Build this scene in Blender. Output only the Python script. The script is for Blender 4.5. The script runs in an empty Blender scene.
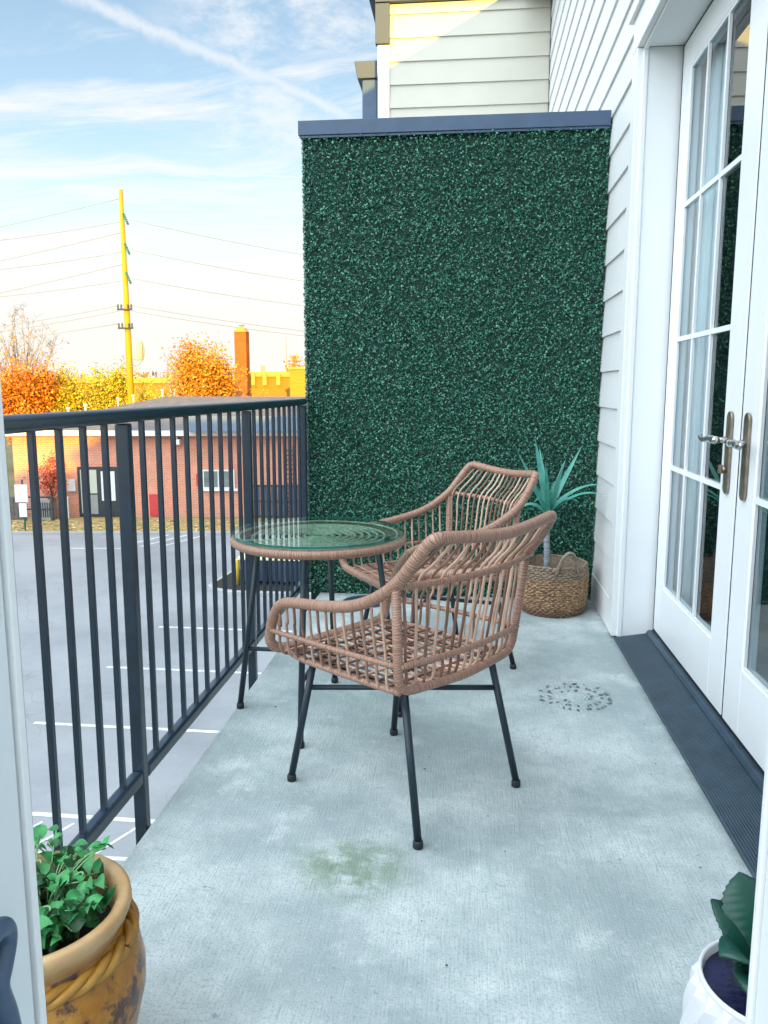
import bpy, bmesh, math, random
import numpy as np
from mathutils import Vector, Matrix, Quaternion, noise
random.seed(7); rng = np.random.default_rng(11)
scene = bpy.context.scene
COL = scene.collection
PI = math.pi
R = math.radians
GZ = -4.83                       # level of the parking lot below the balcony floor

# ------------------------------------------------------------------ materials
def mat(name, col, rough=.6, metal=0.0, var=.12, scale=9.0, detail=5.0, bump=0.0, bscale=None, spec=.5,
        stretch=(1, 1, 1), col2=None, coat=0.0, island=0.0):
    m = bpy.data.materials.new(name); m.use_nodes = True
    nt = m.node_tree; N = nt.nodes; L = nt.links
    b = N['Principled BSDF']
    b.inputs['Roughness'].default_value = rough; b.inputs['Metallic'].default_value = metal
    b.inputs['Specular IOR Level'].default_value = spec; b.inputs['Coat Weight'].default_value = coat
    tc = N.new('ShaderNodeTexCoord'); mp = N.new('ShaderNodeMapping'); mp.inputs['Scale'].default_value = stretch
    L.new(tc.outputs['Object'], mp.inputs['Vector'])
    nz = N.new('ShaderNodeTexNoise'); nz.inputs['Scale'].default_value = scale; nz.inputs['Detail'].default_value = detail
    L.new(mp.outputs['Vector'], nz.inputs['Vector'])
    cr = N.new('ShaderNodeValToRGB')
    c = np.array(col); d = np.array(col2) if col2 else None
    lo = c * (1 - var) if d is None else c; hi = np.minimum(c * (1 + var), 1) if d is None else d
    cr.color_ramp.elements[0].position = .3; cr.color_ramp.elements[1].position = .7
    cr.color_ramp.elements[0].color = (*lo, 1); cr.color_ramp.elements[1].color = (*hi, 1)
    fac = nz.outputs['Fac']
    if island:
        g = N.new('ShaderNodeNewGeometry'); mx = N.new('ShaderNodeMix'); mx.inputs[0].default_value = island
        L.new(nz.outputs['Fac'], mx.inputs[2]); L.new(g.outputs['Random Per Island'], mx.inputs[3]); fac = mx.outputs[0]
    L.new(fac, cr.inputs['Fac']); L.new(cr.outputs['Color'], b.inputs['Base Color'])
    if bump:
        n2 = N.new('ShaderNodeTexNoise'); n2.inputs['Scale'].default_value = bscale or scale * 6; n2.inputs['Detail'].default_value = 6
        L.new(mp.outputs['Vector'], n2.inputs['Vector'])
        bp = N.new('ShaderNodeBump'); bp.inputs['Strength'].default_value = bump; bp.inputs['Distance'].default_value = .01
        L.new(n2.outputs['Fac'], bp.inputs['Height']); L.new(bp.outputs['Normal'], b.inputs['Normal'])
    return m

def wrap_mat(name, c1, c2, pitch, rough=.55):
    """cane wrapped round a rod: bands along UV.x (metres along the rod)"""
    m = bpy.data.materials.new(name); m.use_nodes = True
    nt = m.node_tree; N = nt.nodes; L = nt.links; b = N['Principled BSDF']; b.inputs['Roughness'].default_value = rough
    uv = N.new('ShaderNodeUVMap')
    sx = N.new('ShaderNodeSeparateXYZ'); L.new(uv.outputs['UV'], sx.inputs[0])
    tc = N.new('ShaderNodeTexCoord')
    nz = N.new('ShaderNodeTexNoise'); nz.inputs['Scale'].default_value = 22; nz.inputs['Detail'].default_value = 4
    L.new(tc.outputs['Object'], nz.inputs['Vector'])
    a = N.new('ShaderNodeMath'); a.operation = 'MULTIPLY_ADD'; a.inputs[1].default_value = .030; L.new(nz.outputs['Fac'], a.inputs[0]); L.new(sx.outputs['X'], a.inputs[2])
    k = N.new('ShaderNodeMath'); k.operation = 'MULTIPLY'; k.inputs[1].default_value = 2 * PI / pitch; L.new(a.outputs[0], k.inputs[0])
    s = N.new('ShaderNodeMath'); s.operation = 'SINE'; L.new(k.outputs[0], s.inputs[0])
    mr = N.new('ShaderNodeMapRange'); mr.inputs[1].default_value = -1; mr.inputs[2].default_value = -.2; L.new(s.outputs[0], mr.inputs[0])
    wn = N.new('ShaderNodeTexNoise'); wn.noise_dimensions = '1D'; wn.inputs['Scale'].default_value = 1 / pitch * .7; L.new(sx.outputs['X'], wn.inputs['W'])
    cr = N.new('ShaderNodeValToRGB'); cr.color_ramp.elements[0].position = .22; cr.color_ramp.elements[1].position = .66
    cr.color_ramp.elements[0].color = (*c2, 1); cr.color_ramp.elements[1].color = (*c1, 1); L.new(wn.outputs['Fac'], cr.inputs['Fac'])
    mx = N.new('ShaderNodeMix'); mx.data_type = 'RGBA'; mx.inputs[6].default_value = (*(np.array(c2) * .70), 1)
    L.new(mr.outputs[0], mx.inputs[0]); L.new(cr.outputs['Color'], mx.inputs[7]); L.new(mx.outputs[2], b.inputs['Base Color'])
    bp = N.new('ShaderNodeBump'); bp.inputs['Strength'].default_value = .4; bp.inputs['Distance'].default_value = .002
    L.new(mr.outputs[0], bp.inputs['Height']); L.new(bp.outputs['Normal'], b.inputs['Normal'])
    return m

def glass_mat(name, tint, ior, rough=0.0):
    m = bpy.data.materials.new(name); m.use_nodes = True
    nt = m.node_tree; N = nt.nodes; L = nt.links; N.remove(N['Principled BSDF']); o = N['Material Output']
    t = N.new('ShaderNodeBsdfTransparent'); t.inputs['Color'].default_value = (*tint, 1)
    g = N.new('ShaderNodeBsdfGlossy'); g.inputs['Roughness'].default_value = rough
    f = N.new('ShaderNodeFresnel'); ge = N.new('ShaderNodeNewGeometry'); mi = N.new('ShaderNodeMix')   # same pane from both sides
    mi.inputs[2].default_value = ior; mi.inputs[3].default_value = 1 / ior; L.new(ge.outputs['Backfacing'], mi.inputs[0]); L.new(mi.outputs[0], f.inputs['IOR'])
    mx = N.new('ShaderNodeMixShader'); L.new(f.outputs[0], mx.inputs[0]); L.new(t.outputs[0], mx.inputs[1]); L.new(g.outputs[0], mx.inputs[2])
    L.new(mx.outputs[0], o.inputs['Surface'])
    return m

M = {}
M['siding'] = mat('siding_paint', (.76, .77, .775), .5, var=.03, scale=3, bump=.06, bscale=60, stretch=(1, .08, 1))
M['toned_siding'] = mat('toned_siding_paint', (.57, .55, .47), .5, var=.03, scale=3)  # white siding toned to cream in its colour so the sunlit patch shows
M['trim'] = mat('trim_paint', (.82, .84, .85), .4, var=.02, scale=2)
M['jamb'] = mat('jamb_paint', (.70, .76, .79), .45, var=.03, scale=2)
M['door'] = mat('door_paint', (.84, .86, .88), .3, var=.02, scale=2)
M['rail'] = mat('navy_powder_coat', (.006, .020, .042), .28, var=.25, scale=30, bump=.04, bscale=400, spec=.95)
M['leg'] = mat('blue_black_steel', (.008, .022, .035), .42, var=.25, scale=30)
M['cap'] = mat('slate_flashing', (.045, .085, .15), .4, var=.12, scale=8)
M['greytrim'] = mat('grey_fascia', (.055, .07, .10), .5, var=.08, scale=4)
M['cane'] = wrap_mat('wrapped_cane', (.44, .26, .185), (.29, .155, .11), .0072, .38)
M['rod'] = mat('cane_rod', (.19, .10, .068), .32, col2=(.58, .385, .285), scale=25, island=.6)
M['rodseat'] = mat('cane_seat_rod', (.15, .07, .048), .34, col2=(.54, .31, .22), scale=25, island=.6)
M['ring'] = mat('pale_ring_rod', (.46, .36, .27), .5, col2=(.66, .55, .43), scale=25)
M['tableglass'] = glass_mat('green_glass', (.64, .91, .86), 2.7)
M['glassedge'] = mat('glass_edge', (.03, .16, .14), .15, var=.1)
M['doorglass'] = glass_mat('door_glass', (.72, .88, .92), 3.7)
M['curtain'] = mat('curtain_cloth', (.78, .80, .82), .9, var=.04, scale=4)
M['room'] = mat('room_wall', (.10, .12, .14), .9, var=.1, scale=1)
M['bronze'] = mat('aged_bronze', (.30, .25, .20), .32, metal=.85, var=.35, scale=18)
M['nickel'] = mat('satin_nickel', (.55, .56, .56), .22, metal=.9, var=.1, scale=18)
M['sill'] = mat('slate_sill', (.034, .062, .090), .42, var=.22, scale=12, bump=.1, bscale=90)
M['black'] = mat('dark_gap', (.01, .014, .02), .6)
M['hedge'] = mat('boxwood_leaf', (.009, .082, .054), .30, col2=(.075, .31, .20), scale=2.2, island=.72, spec=.7)
M['hedgeback'] = mat('hedge_backing', (.010, .045, .033), .8)
M['yucca'] = mat('yucca_leaf', (.035, .20, .17), .38, col2=(.09, .36, .28), scale=14)
M['stem'] = mat('yucca_stem', (.12, .13, .15), .7, col2=(.42, .45, .50), scale=28, stretch=(.15, .15, 3))
M['soil'] = mat('soil', (.02, .017, .014), .95, var=.5, scale=60, bump=.5)
M['agave'] = mat('agave_leaf', (.003, .045, .032), .40, col2=(.010, .090, .060), scale=9)
M['vine'] = mat('vine_leaf', (.003, .050, .010), .5, col2=(.045, .31, .085), scale=45, island=.55, bump=.25, bscale=120)
M['vinestem'] = mat('vine_stem', (.20, .36, .16), .5)
M['whitepot'] = mat('white_ceramic', (.74, .74, .77), .3, var=.02)
M['bluesoil'] = mat('blue_pebbles', (.003, .004, .012), .35, col2=(.012, .016, .085), scale=25, bump=.6, bscale=40)
M['brickwall'] = None

def vnode(nt, op, a, b=None):
    n = nt.nodes.new('ShaderNodeVectorMath'); n.operation = op
    for i, x in enumerate((a, b)):
        if x is None: continue
        if isinstance(x, (tuple, list)): n.inputs[i].default_value = x
        else: nt.links.new(x, n.inputs[i])
    return n.outputs['Value'] if op in ('DOT_PRODUCT', 'LENGTH', 'DISTANCE') else n.outputs[0]
def mth(nt, op, a, b=None, c=None, clamp=False):
    n = nt.nodes.new('ShaderNodeMath'); n.operation = op; n.use_clamp = clamp
    for i, x in enumerate((a, b, c)):
        if x is None: continue
        if isinstance(x, (int, float)): n.inputs[i].default_value = x
        else: nt.links.new(x, n.inputs[i])
    return n.outputs[0]
def smooth(nt, x, a, b):
    n = nt.nodes.new('ShaderNodeMapRange'); n.interpolation_type = 'SMOOTHSTEP'
    n.inputs[1].default_value = a; n.inputs[2].default_value = b; nt.links.new(x, n.inputs[0]); return n.outputs[0]
def noise_n(nt, vec, scale, detail=4, rough=.5, stretch=None, rot=None, loc=None):
    if stretch or rot or loc:
        mp = nt.nodes.new('ShaderNodeMapping')
        if stretch: mp.inputs['Scale'].default_value = stretch
        if rot: mp.inputs['Rotation'].default_value = rot
        if loc: mp.inputs['Location'].default_value = loc
        nt.links.new(vec, mp.inputs['Vector']); vec = mp.outputs[0]
    n = nt.nodes.new('ShaderNodeTexNoise'); n.inputs['Scale'].default_value = scale; n.inputs['Detail'].default_value = detail
    n.inputs['Roughness'].default_value = rough; nt.links.new(vec, n.inputs['Vector']); return n.outputs['Fac']
def mixc(nt, fac, a, b):
    n = nt.nodes.new('ShaderNodeMix'); n.data_type = 'RGBA'
    if isinstance(fac, (int, float)): n.inputs[0].default_value = fac
    else: nt.links.new(fac, n.inputs[0])
    for i, x in ((6, a), (7, b)):
        if isinstance(x, tuple): n.inputs[i].default_value = (*x, 1)
        else: nt.links.new(x, n.inputs[i])
    return n.outputs[2]

def concrete_mat():
    m = bpy.data.materials.new('balcony_concrete'); m.use_nodes = True; nt = m.node_tree; b = nt.nodes['Principled BSDF']
    P = nt.nodes.new('ShaderNodeTexCoord').outputs['Object']
    big = noise_n(nt, P, 2.2, 6, .6); mid = noise_n(nt, P, 9, 6, .65, loc=(3, 1, 0)); fine = noise_n(nt, P, 160, 3, .6)
    broom = noise_n(nt, P, 9, 4, .6, stretch=(22, 1.3, 1), rot=(0, 0, R(-14)))
    c = mixc(nt, smooth(nt, big, .36, .66), (.31, .365, .375), (.565, .615, .615))
    c = mixc(nt, mth(nt, 'MULTIPLY', smooth(nt, mid, .50, .72), .65), c, (.36, .435, .45))
    c = mixc(nt, mth(nt, 'MULTIPLY', smooth(nt, noise_n(nt, P, 4.5, 5, .6, loc=(7, 2, 0)), .56, .72), .65), c, (.66, .70, .70))
    c = mixc(nt, mth(nt, 'MULTIPLY', smooth(nt, fine, .48, .68), .70), c, (.26, .335, .35))
    c = mixc(nt, mth(nt, 'MULTIPLY', smooth(nt, broom, .50, .74), .50), c, (.31, .37, .385))
    # small dark pits and scuffs
    pit = noise_n(nt, P, 34, 3, .5, loc=(1, 8, 0))
    c = mixc(nt, mth(nt, 'MULTIPLY', smooth(nt, pit, .70, .76), .6), c, (.19, .23, .24))
    scuff = mth(nt, 'MULTIPLY', smooth(nt, noise_n(nt, P, 12, 6, .75, stretch=(1, 3, 1), rot=(0, 0, R(35))), .58, .72), smooth(nt, big, .40, .6))
    c = mixc(nt, mth(nt, 'MULTIPLY', scuff, .75), c, (.19, .255, .26))
    mot = noise_n(nt, P, 38, 6, .7, loc=(2, 5, 0))
    c = mixc(nt, mth(nt, 'MULTIPLY', smooth(nt, mot, .52, .68), .42), c, (.30, .36, .37)); c = mixc(nt, mth(nt, 'MULTIPLY', smooth(nt, mot, .46, .34), .18), c, (.74, .77, .77))
    # green algae patch in front of the near chair
    mp = nt.nodes.new('ShaderNodeMapping'); mp.inputs['Location'].default_value = (.262, -1.80, 0); nt.links.new(P, mp.inputs['Vector'])
    q = vnode(nt, 'MULTIPLY', mp.outputs[0], (1.0, 1.25, 1)); d = vnode(nt, 'LENGTH', q)
    d = mth(nt, 'ADD', d, mth(nt, 'MULTIPLY', noise_n(nt, P, 11, 5, .6), .16))
    patch = mth(nt, 'MULTIPLY', mth(nt, 'SUBTRACT', 1.0, smooth(nt, d, .15, .28)), smooth(nt, noise_n(nt, P, 16, 4, .6, loc=(4, 4, 0)), .30, .6))
    c = mixc(nt, mth(nt, 'MULTIPLY', patch, .92), c, (.185, .255, .185))
    # grime caught along the sill and below the screen
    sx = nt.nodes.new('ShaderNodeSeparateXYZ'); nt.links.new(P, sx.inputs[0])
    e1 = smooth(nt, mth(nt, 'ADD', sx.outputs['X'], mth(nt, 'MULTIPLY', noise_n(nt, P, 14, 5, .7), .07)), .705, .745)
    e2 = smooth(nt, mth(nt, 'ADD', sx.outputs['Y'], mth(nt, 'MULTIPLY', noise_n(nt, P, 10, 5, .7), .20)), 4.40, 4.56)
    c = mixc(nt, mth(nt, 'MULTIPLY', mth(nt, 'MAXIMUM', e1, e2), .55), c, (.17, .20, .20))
    nt.links.new(c, b.inputs['Base Color']); b.inputs['Roughness'].default_value = .85
    h = mth(nt, 'ADD', mth(nt, 'MULTIPLY', broom, .8), mth(nt, 'MULTIPLY', fine, .6)); h = mth(nt, 'ADD', h, mid)
    bp = nt.nodes.new('ShaderNodeBump'); bp.inputs['Strength'].default_value = .8; bp.inputs['Distance'].default_value = .005
    nt.links.new(h, bp.inputs['Height']); nt.links.new(bp.outputs[0], b.inputs['Normal'])
    return m
M['concrete'] = concrete_mat()

def brick_mat(name, c1, c2, mortar):
    m = bpy.data.materials.new(name); m.use_nodes = True; nt = m.node_tree; b = nt.nodes['Principled BSDF']
    P = nt.nodes.new('ShaderNodeTexCoord').outputs['Object']
    s = nt.nodes.new('ShaderNodeSeparateXYZ'); nt.links.new(P, s.inputs[0])
    cmb = nt.nodes.new('ShaderNodeCombineXYZ'); nt.links.new(mth(nt, 'ADD', s.outputs['X'], s.outputs['Y']), cmb.inputs['X']); nt.links.new(s.outputs['Z'], cmb.inputs['Y'])
    br = nt.nodes.new('ShaderNodeTexBrick'); nt.links.new(cmb.outputs[0], br.inputs['Vector'])
    br.inputs['Scale'].default_value = 1; br.inputs['Brick Width'].default_value = .24; br.inputs['Row Height'].default_value = .085
    br.inputs['Mortar Size'].default_value = .008; br.inputs['Bias'].default_value = 0
    br.inputs['Color1'].default_value = (*c1, 1); br.inputs['Color2'].default_value = (*c2, 1); br.inputs['Mortar'].default_value = (*mortar, 1)
    c = mixc(nt, mth(nt, 'MULTIPLY', smooth(nt, noise_n(nt, P, .9, 6, .65), .45, .7), .5), br.outputs['Color'], tuple(min(1, x * 1.5 + .05) for x in c2))
    nt.links.new(c, b.inputs['Base Color']); b.inputs['Roughness'].default_value = .85
    return m
M['brick'] = brick_mat('red_brick', (.66, .26, .17), (.57, .21, .135), (.64, .45, .35))
M['brickorange'] = brick_mat('orange_brick', (.36, .085, .008), (.30, .065, .006), (.34, .15, .03))

def asphalt_mat():
    m = bpy.data.materials.new('worn_asphalt'); m.use_nodes = True; nt = m.node_tree; b = nt.nodes['Principled BSDF']
    P = nt.nodes.new('ShaderNodeTexCoord').outputs['Object']
    c = mixc(nt, smooth(nt, noise_n(nt, P, .22, 6, .65), .35, .65), (.21, .222, .238), (.30, .312, .328))
    c = mixc(nt, mth(nt, 'MULTIPLY', smooth(nt, noise_n(nt, P, 30, 3, .6), .5, .75), .35), c, (.15, .16, .18))
    # tar-filled cracks
    w = noise_n(nt, P, .16, 3, .5, loc=(5, 2, 0)); cr = mth(nt, 'ABSOLUTE', mth(nt, 'SUBTRACT', w, .5))
    c = mixc(nt, mth(nt, 'MULTIPLY', mth(nt, 'SUBTRACT', 1, smooth(nt, cr, .0006, .0016)), .35), c, (.15, .155, .17))
    nt.links.new(c, b.inputs['Base Color']); b.inputs['Roughness'].default_value = .62
    bp = nt.nodes.new('ShaderNodeBump'); bp.inputs['Strength'].default_value = .25; bp.inputs['Distance'].default_value = .01
    nt.links.new(noise_n(nt, P, 90, 3), bp.inputs['Height']); nt.links.new(bp.outputs[0], b.inputs['Normal'])
    return m
M['asphalt'] = asphalt_mat()
M['paint'] = mat('road_paint', (.60, .61, .62), .7, var=.3, scale=9)
M['kerb'] = mat('kerb_concrete', (.34, .34, .34), .8, var=.1, scale=3)
M['dirt'] = mat('far_ground', (.12, .12, .06), .95, var=.3, scale=.2)
M['lawn'] = mat('leafy_lawn', (.16, .20, .045), .95, col2=(.42, .27, .13), scale=1.6)
M['roof'] = mat('roof_shingles', (.125, .105, .105), .85, col2=(.185, .155, .15), scale=2.5, detail=8, bump=.4, bscale=8)
M['fascia'] = mat('white_fascia', (.74, .74, .72), .6, var=.05)
M['slateband'] = mat('slate_canopy', (.16, .21, .29), .5, var=.08, scale=2)
M['darkframe'] = mat('dark_frame', (.025, .035, .045), .5)
M['palepane'] = mat('pale_blind', (.50, .53, .44), .25, var=.1, scale=1)
M['greypane'] = mat('window_pane', (.16, .19, .19), .15, var=.4, scale=1.5)
M['doorpane'] = mat('door_blind', (.72, .73, .74), .25, var=.05)
M['darkfence'] = mat('weathered_boards', (.11, .10, .10), .8, var=.3, scale=4)
M['acgrey'] = mat('grey_metal', (.30, .31, .31), .5, var=.1)
M['signred'] = mat('faded_sign_face', (.80, .66, .66), .5, var=.04)
M['signwhite'] = mat('white_sign', (.80, .82, .80), .5, var=.04)
M['greenpost'] = mat('green_post', (.03, .10, .08), .6)
M['red'] = mat('red_paint', (.55, .05, .05), .5)
M['yellow'] = mat('yellow_paint', (.72, .50, .06), .5, var=.08)
M['cream'] = mat('cream_paint', (.78, .70, .42), .6, var=.05)
M['skip'] = mat('navy_steel', (.035, .055, .10), .5, var=.2, scale=5)
M['pole'] = mat('weathered_pole', (.42, .27, .012), .9, var=.15, scale=2, stretch=(6, 6, .4))
M['teal'] = mat('teal_polymer', (.02, .16, .15), .4)
M['can'] = mat('grey_can', (.50, .50, .40), .5)
M['wire'] = mat('wire', (.24, .25, .27), .6)
M['bark'] = mat('bark', (.12, .085, .06), .95, var=.3, scale=6)
M['twig'] = mat('bare_twigs', (.30, .25, .23), .9, var=.2)
M['leaf_orange'] = mat('orange_leaves', (.48, .13, .008), .6, col2=(.74, .27, .02), scale=.6, island=.8)
M['leaf_amber'] = mat('amber_leaves', (.50, .19, .015), .6, col2=(.68, .31, .03), scale=.6, island=.8)
M['leaf_yellow'] = mat('yellow_leaves', (.34, .26, .02), .6, col2=(.66, .50, .03), scale=.6, island=.8)
M['leaf_red'] = mat('red_leaves', (.48, .06, .03), .6, col2=(.68, .15, .06), scale=.8, island=.8)
M['leaf_green'] = mat('green_leaves', (.05, .08, .03), .7, col2=(.12, .14, .03), scale=.8, island=.8)
M['farwood'] = mat('far_wood', (.30, .15, .05), .9, col2=(.42, .30, .09), scale=.4, island=.8)
M['ochre'] = mat('ochre_wall', (.40, .17, .012), .8, var=.06, scale=.6)
M['parapet'] = mat('pale_parapet', (.50, .32, .06), .8, var=.05)
M['tan'] = mat('tan_boards', (.42, .23, .02), .8, var=.12, scale=2, stretch=(.2, .2, 4))

def pot_mat():
    m = bpy.data.materials.new('glazed_terracotta'); m.use_nodes = True; nt = m.node_tree; b = nt.nodes['Principled BSDF']
    P = nt.nodes.new('ShaderNodeTexCoord').outputs['Object']
    c = mixc(nt, smooth(nt, noise_n(nt, P, 9, 6, .65), .35, .7), (.33, .13, .012), (.50, .235, .03))
    c = mixc(nt, smooth(nt, noise_n(nt, P, 6.5, 8, .72, loc=(2.1, 0, .4)), .55, .615), c, (.075, .028, .018))
    c = mixc(nt, mth(nt, 'MULTIPLY', smooth(nt, noise_n(nt, P, 40, 4, .6), .60, .72), .7), c, (.13, .055, .02))
    nt.links.new(c, b.inputs['Base Color']); b.inputs['Roughness'].default_value = .26
    bp = nt.nodes.new('ShaderNodeBump'); bp.inputs['Strength'].default_value = .3; bp.inputs['Distance'].default_value = .006
    nt.links.new(noise_n(nt, P, 22, 5, .6), bp.inputs['Height']); nt.links.new(bp.outputs[0], b.inputs['Normal'])
    return m
M['terracotta'] = pot_mat()
M['potrim'] = mat('worn_rim', (.40, .22, .085), .4, col2=(.58, .39, .20), scale=14, detail=8, bump=.25, bscale=40)
M['rope'] = mat('rope_glaze', (.27, .115, .012), .38, col2=(.52, .27, .04), scale=16)

def basket_mat():
    m = bpy.data.materials.new('seagrass'); m.use_nodes = True; nt = m.node_tree; b = nt.nodes['Principled BSDF']
    P = nt.nodes.new('ShaderNodeTexCoord').outputs['Object']
    s = nt.nodes.new('ShaderNodeSeparateXYZ'); nt.links.new(P, s.inputs[0])
    f = noise_n(nt, P, 60, 4, .7, stretch=(1, 1, 1.6))
    c = mixc(nt, smooth(nt, f, .38, .64), (.16, .08, .045), (.52, .335, .19))
    band = smooth(nt, mth(nt, 'ADD', s.outputs['Z'], mth(nt, 'MULTIPLY', f, .05)), .212, .232)
    c = mixc(nt, mth(nt, 'MULTIPLY', band, .55), c, (.20, .19, .155))
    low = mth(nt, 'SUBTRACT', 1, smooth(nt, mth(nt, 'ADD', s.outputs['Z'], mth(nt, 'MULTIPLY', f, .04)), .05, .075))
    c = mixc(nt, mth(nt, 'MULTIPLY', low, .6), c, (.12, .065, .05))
    nt.links.new(c, b.inputs['Base Color']); b.inputs['Roughness'].default_value = .75
    return m
M['seagrass'] = basket_mat()
M['handle'] = mat('seagrass_handle', (.24, .20, .15), .8, var=.35, scale=60)

# ------------------------------------------------------------------ mesh building
ROOTOFF = {}
class MB:
    def __init__(s): s.v = []; s.f = []; s.uv = []
    def add(s, vs, fs, uvs=None):
        o = len(s.v); s.v += [tuple(p) for p in vs]
        for i, f in enumerate(fs):
            s.f.append(tuple(o + k for k in f)); s.uv.append(uvs[i] if uvs else [(0, 0)] * len(f))
    def box(s, x0, x1, y0, y1, z0, z1, m=None):
        vs = [Vector((x, y, z)) for z in (z0, z1) for y in (y0, y1) for x in (x0, x1)]
        if m is not None: vs = [m @ v for v in vs]
        s.add(vs, [(0, 2, 3, 1), (4, 5, 7, 6), (0, 1, 5, 4), (2, 6, 7, 3), (0, 4, 6, 2), (1, 3, 7, 5)])
        return s
    def tube(s, pts, r, n=8, closed=False, caps=True, flat=None):
        P = [Vector(p) for p in pts]; k = len(P); rs = r if isinstance(r, (list, tuple)) else [r] * k
        T = []
        for i in range(k):
            a = P[(i - 1) % k] if (closed or i > 0) else P[i]; b = P[(i + 1) % k] if (closed or i < k - 1) else P[i]
            t = (b - a); T.append(t.normalized() if t.length > 1e-9 else Vector((0, 0, 1)))
        u = T[0].orthogonal().normalized(); ring = []; dist = 0; D = []
        for i in range(k):
            u = (u - T[i] * u.dot(T[i])); u = u.normalized() if u.length > 1e-6 else T[i].orthogonal().normalized()
            w = T[i].cross(u); ring.append([P[i] + (u * math.cos(2 * PI * j / n) + w * math.sin(2 * PI * j / n)) * rs[i] for j in range(n)])
            if i: dist += (P[i] - P[i - 1]).length
            D.append(dist)
        vs = [p for q in ring for p in q]; fs = []; uv = []
        m = k if closed else k - 1
        for i in range(m):
            i2 = (i + 1) % k; d2 = D[i2] if i2 else dist + (P[0] - P[-1]).length
            for j in range(n):
                j2 = (j + 1) % n; fs.append((i * n + j, i * n + j2, i2 * n + j2, i2 * n + j))
                uv.append([(D[i], j / n), (D[i], (j + 1) / n), (d2, (j + 1) / n), (d2, j / n)])
        if caps and not closed:
            fs.append(tuple(range(n - 1, -1, -1))); uv.append([(D[0], 0)] * n)
            fs.append(tuple((k - 1) * n + j for j in range(n))); uv.append([(D[-1], 0)] * n)
        s.add(vs, fs, uv); return s
    def lathe(s, prof, n=40, c=(0, 0, 0), cap0=False, cap1=False, fn=None):
        vs = []
        for r, z in prof:
            for j in range(n):
                a = 2 * PI * j / n; rr = r + (fn(a, z) if fn else 0)
                vs.append((c[0] + rr * math.cos(a), c[1] + rr * math.sin(a), c[2] + z))
        fs = [(i * n + j, i * n + (j + 1) % n, (i + 1) * n + (j + 1) % n, (i + 1) * n + j) for i in range(len(prof) - 1) for j in range(n)]
        if cap0: fs.append(tuple(range(n - 1, -1, -1)))
        if cap1: fs.append(tuple((len(prof) - 1) * n + j for j in range(n)))
        s.add(vs, fs); return s
    def prism(s, poly, axis, a, b):
        """extrude a 2-D outline (counter-clockwise) along an axis; poly coords are the other two axes in order"""
        def pt(p, t): return {0: (t, p[0], p[1]), 1: (p[0], t, p[1]), 2: (p[0], p[1], t)}[axis]
        n = len(poly); vs = [pt(p, a) for p in poly] + [pt(p, b) for p in poly]
        fs = [tuple(range(n - 1, -1, -1)), tuple(range(n, 2 * n))] + [(i, (i + 1) % n, n + (i + 1) % n, n + i) for i in range(n)]
        s.add(vs, fs); return s
    def leaf(s, base, ctrl, tip, W, up=(0, 0, 1), n=7, fold=.25, prof=None, twist=0, teeth=0):
        base, ctrl, tip, up = map(Vector, (base, ctrl, tip, up)); vs = []; fs = []
        for i in range(n + 1):
            t = i / n; p = base * (1 - t) ** 2 + ctrl * 2 * t * (1 - t) + tip * t * t
            d = ((ctrl - base) * (1 - t) + (tip - ctrl) * t); d = d.normalized() if d.length > 1e-6 else Vector((0, 0, 1))
            side = d.cross(up); side = side.normalized() if side.length > 1e-4 else d.orthogonal().normalized()
            if twist: side = Quaternion(d, twist * t) @ side
            nn = side.cross(d).normalized()
            w = W * (prof(t) if prof else math.sin(PI * min(1, t * .93 + .07)) ** .8)
            if teeth and 0 < i < n: w *= 1 + teeth * (1 if i % 2 else -1)
            vs += [p - side * w + nn * w * fold, p, p + side * w + nn * w * fold]
        for i in range(n):
            a = i * 3; fs += [(a, a + 1, a + 4, a + 3), (a + 1, a + 2, a + 5, a + 4)]
        s.add(vs, fs); return s
    def build(s, name, material, parent=None, smooth=True, bevel=0.0, base=None, seg=2, solid=0.0):
        off = Vector((0, 0, 0))
        if parent is not None:
            p = parent
            while p.parent is not None: p = p.parent
            off = ROOTOFF.get(p.name, Vector((0, 0, 0)))
        elif base is not None: off = Vector(base)
        me = bpy.data.meshes.new(name)
        V = np.array(s.v, dtype=np.float64).reshape(-1, 3) - np.array(off)
        me.from_pydata(V.tolist(), [], s.f); me.materials.append(material)
        if any(u[0] != (0, 0) or u[-1] != (0, 0) for u in s.uv[:40]):
            ul = me.uv_layers.new(name='UVMap'); ul.data.foreach_set('uv', np.array([c for u in s.uv for c in u], dtype=np.float32).ravel())
        if smooth:
            me.polygons.foreach_set('use_smooth', [True] * len(me.polygons))
        me.update(); o = bpy.data.objects.new(name, me); COL.objects.link(o)
        if parent is not None: o.parent = parent
        else: o.location = off
        if smooth == 'auto':
            me.set_sharp_from_angle(angle=R(35))
        if solid:
            sm = o.modifiers.new('thickness', 'SOLIDIFY'); sm.thickness = solid; sm.offset = 0
        if bevel:
            bv = o.modifiers.new('bevel', 'BEVEL'); bv.width = bevel; bv.segments = seg; bv.limit_method = 'ANGLE'; bv.angle_limit = R(40)
            me.polygons.foreach_set('use_smooth', [False] * len(me.polygons))
        return o

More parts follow.
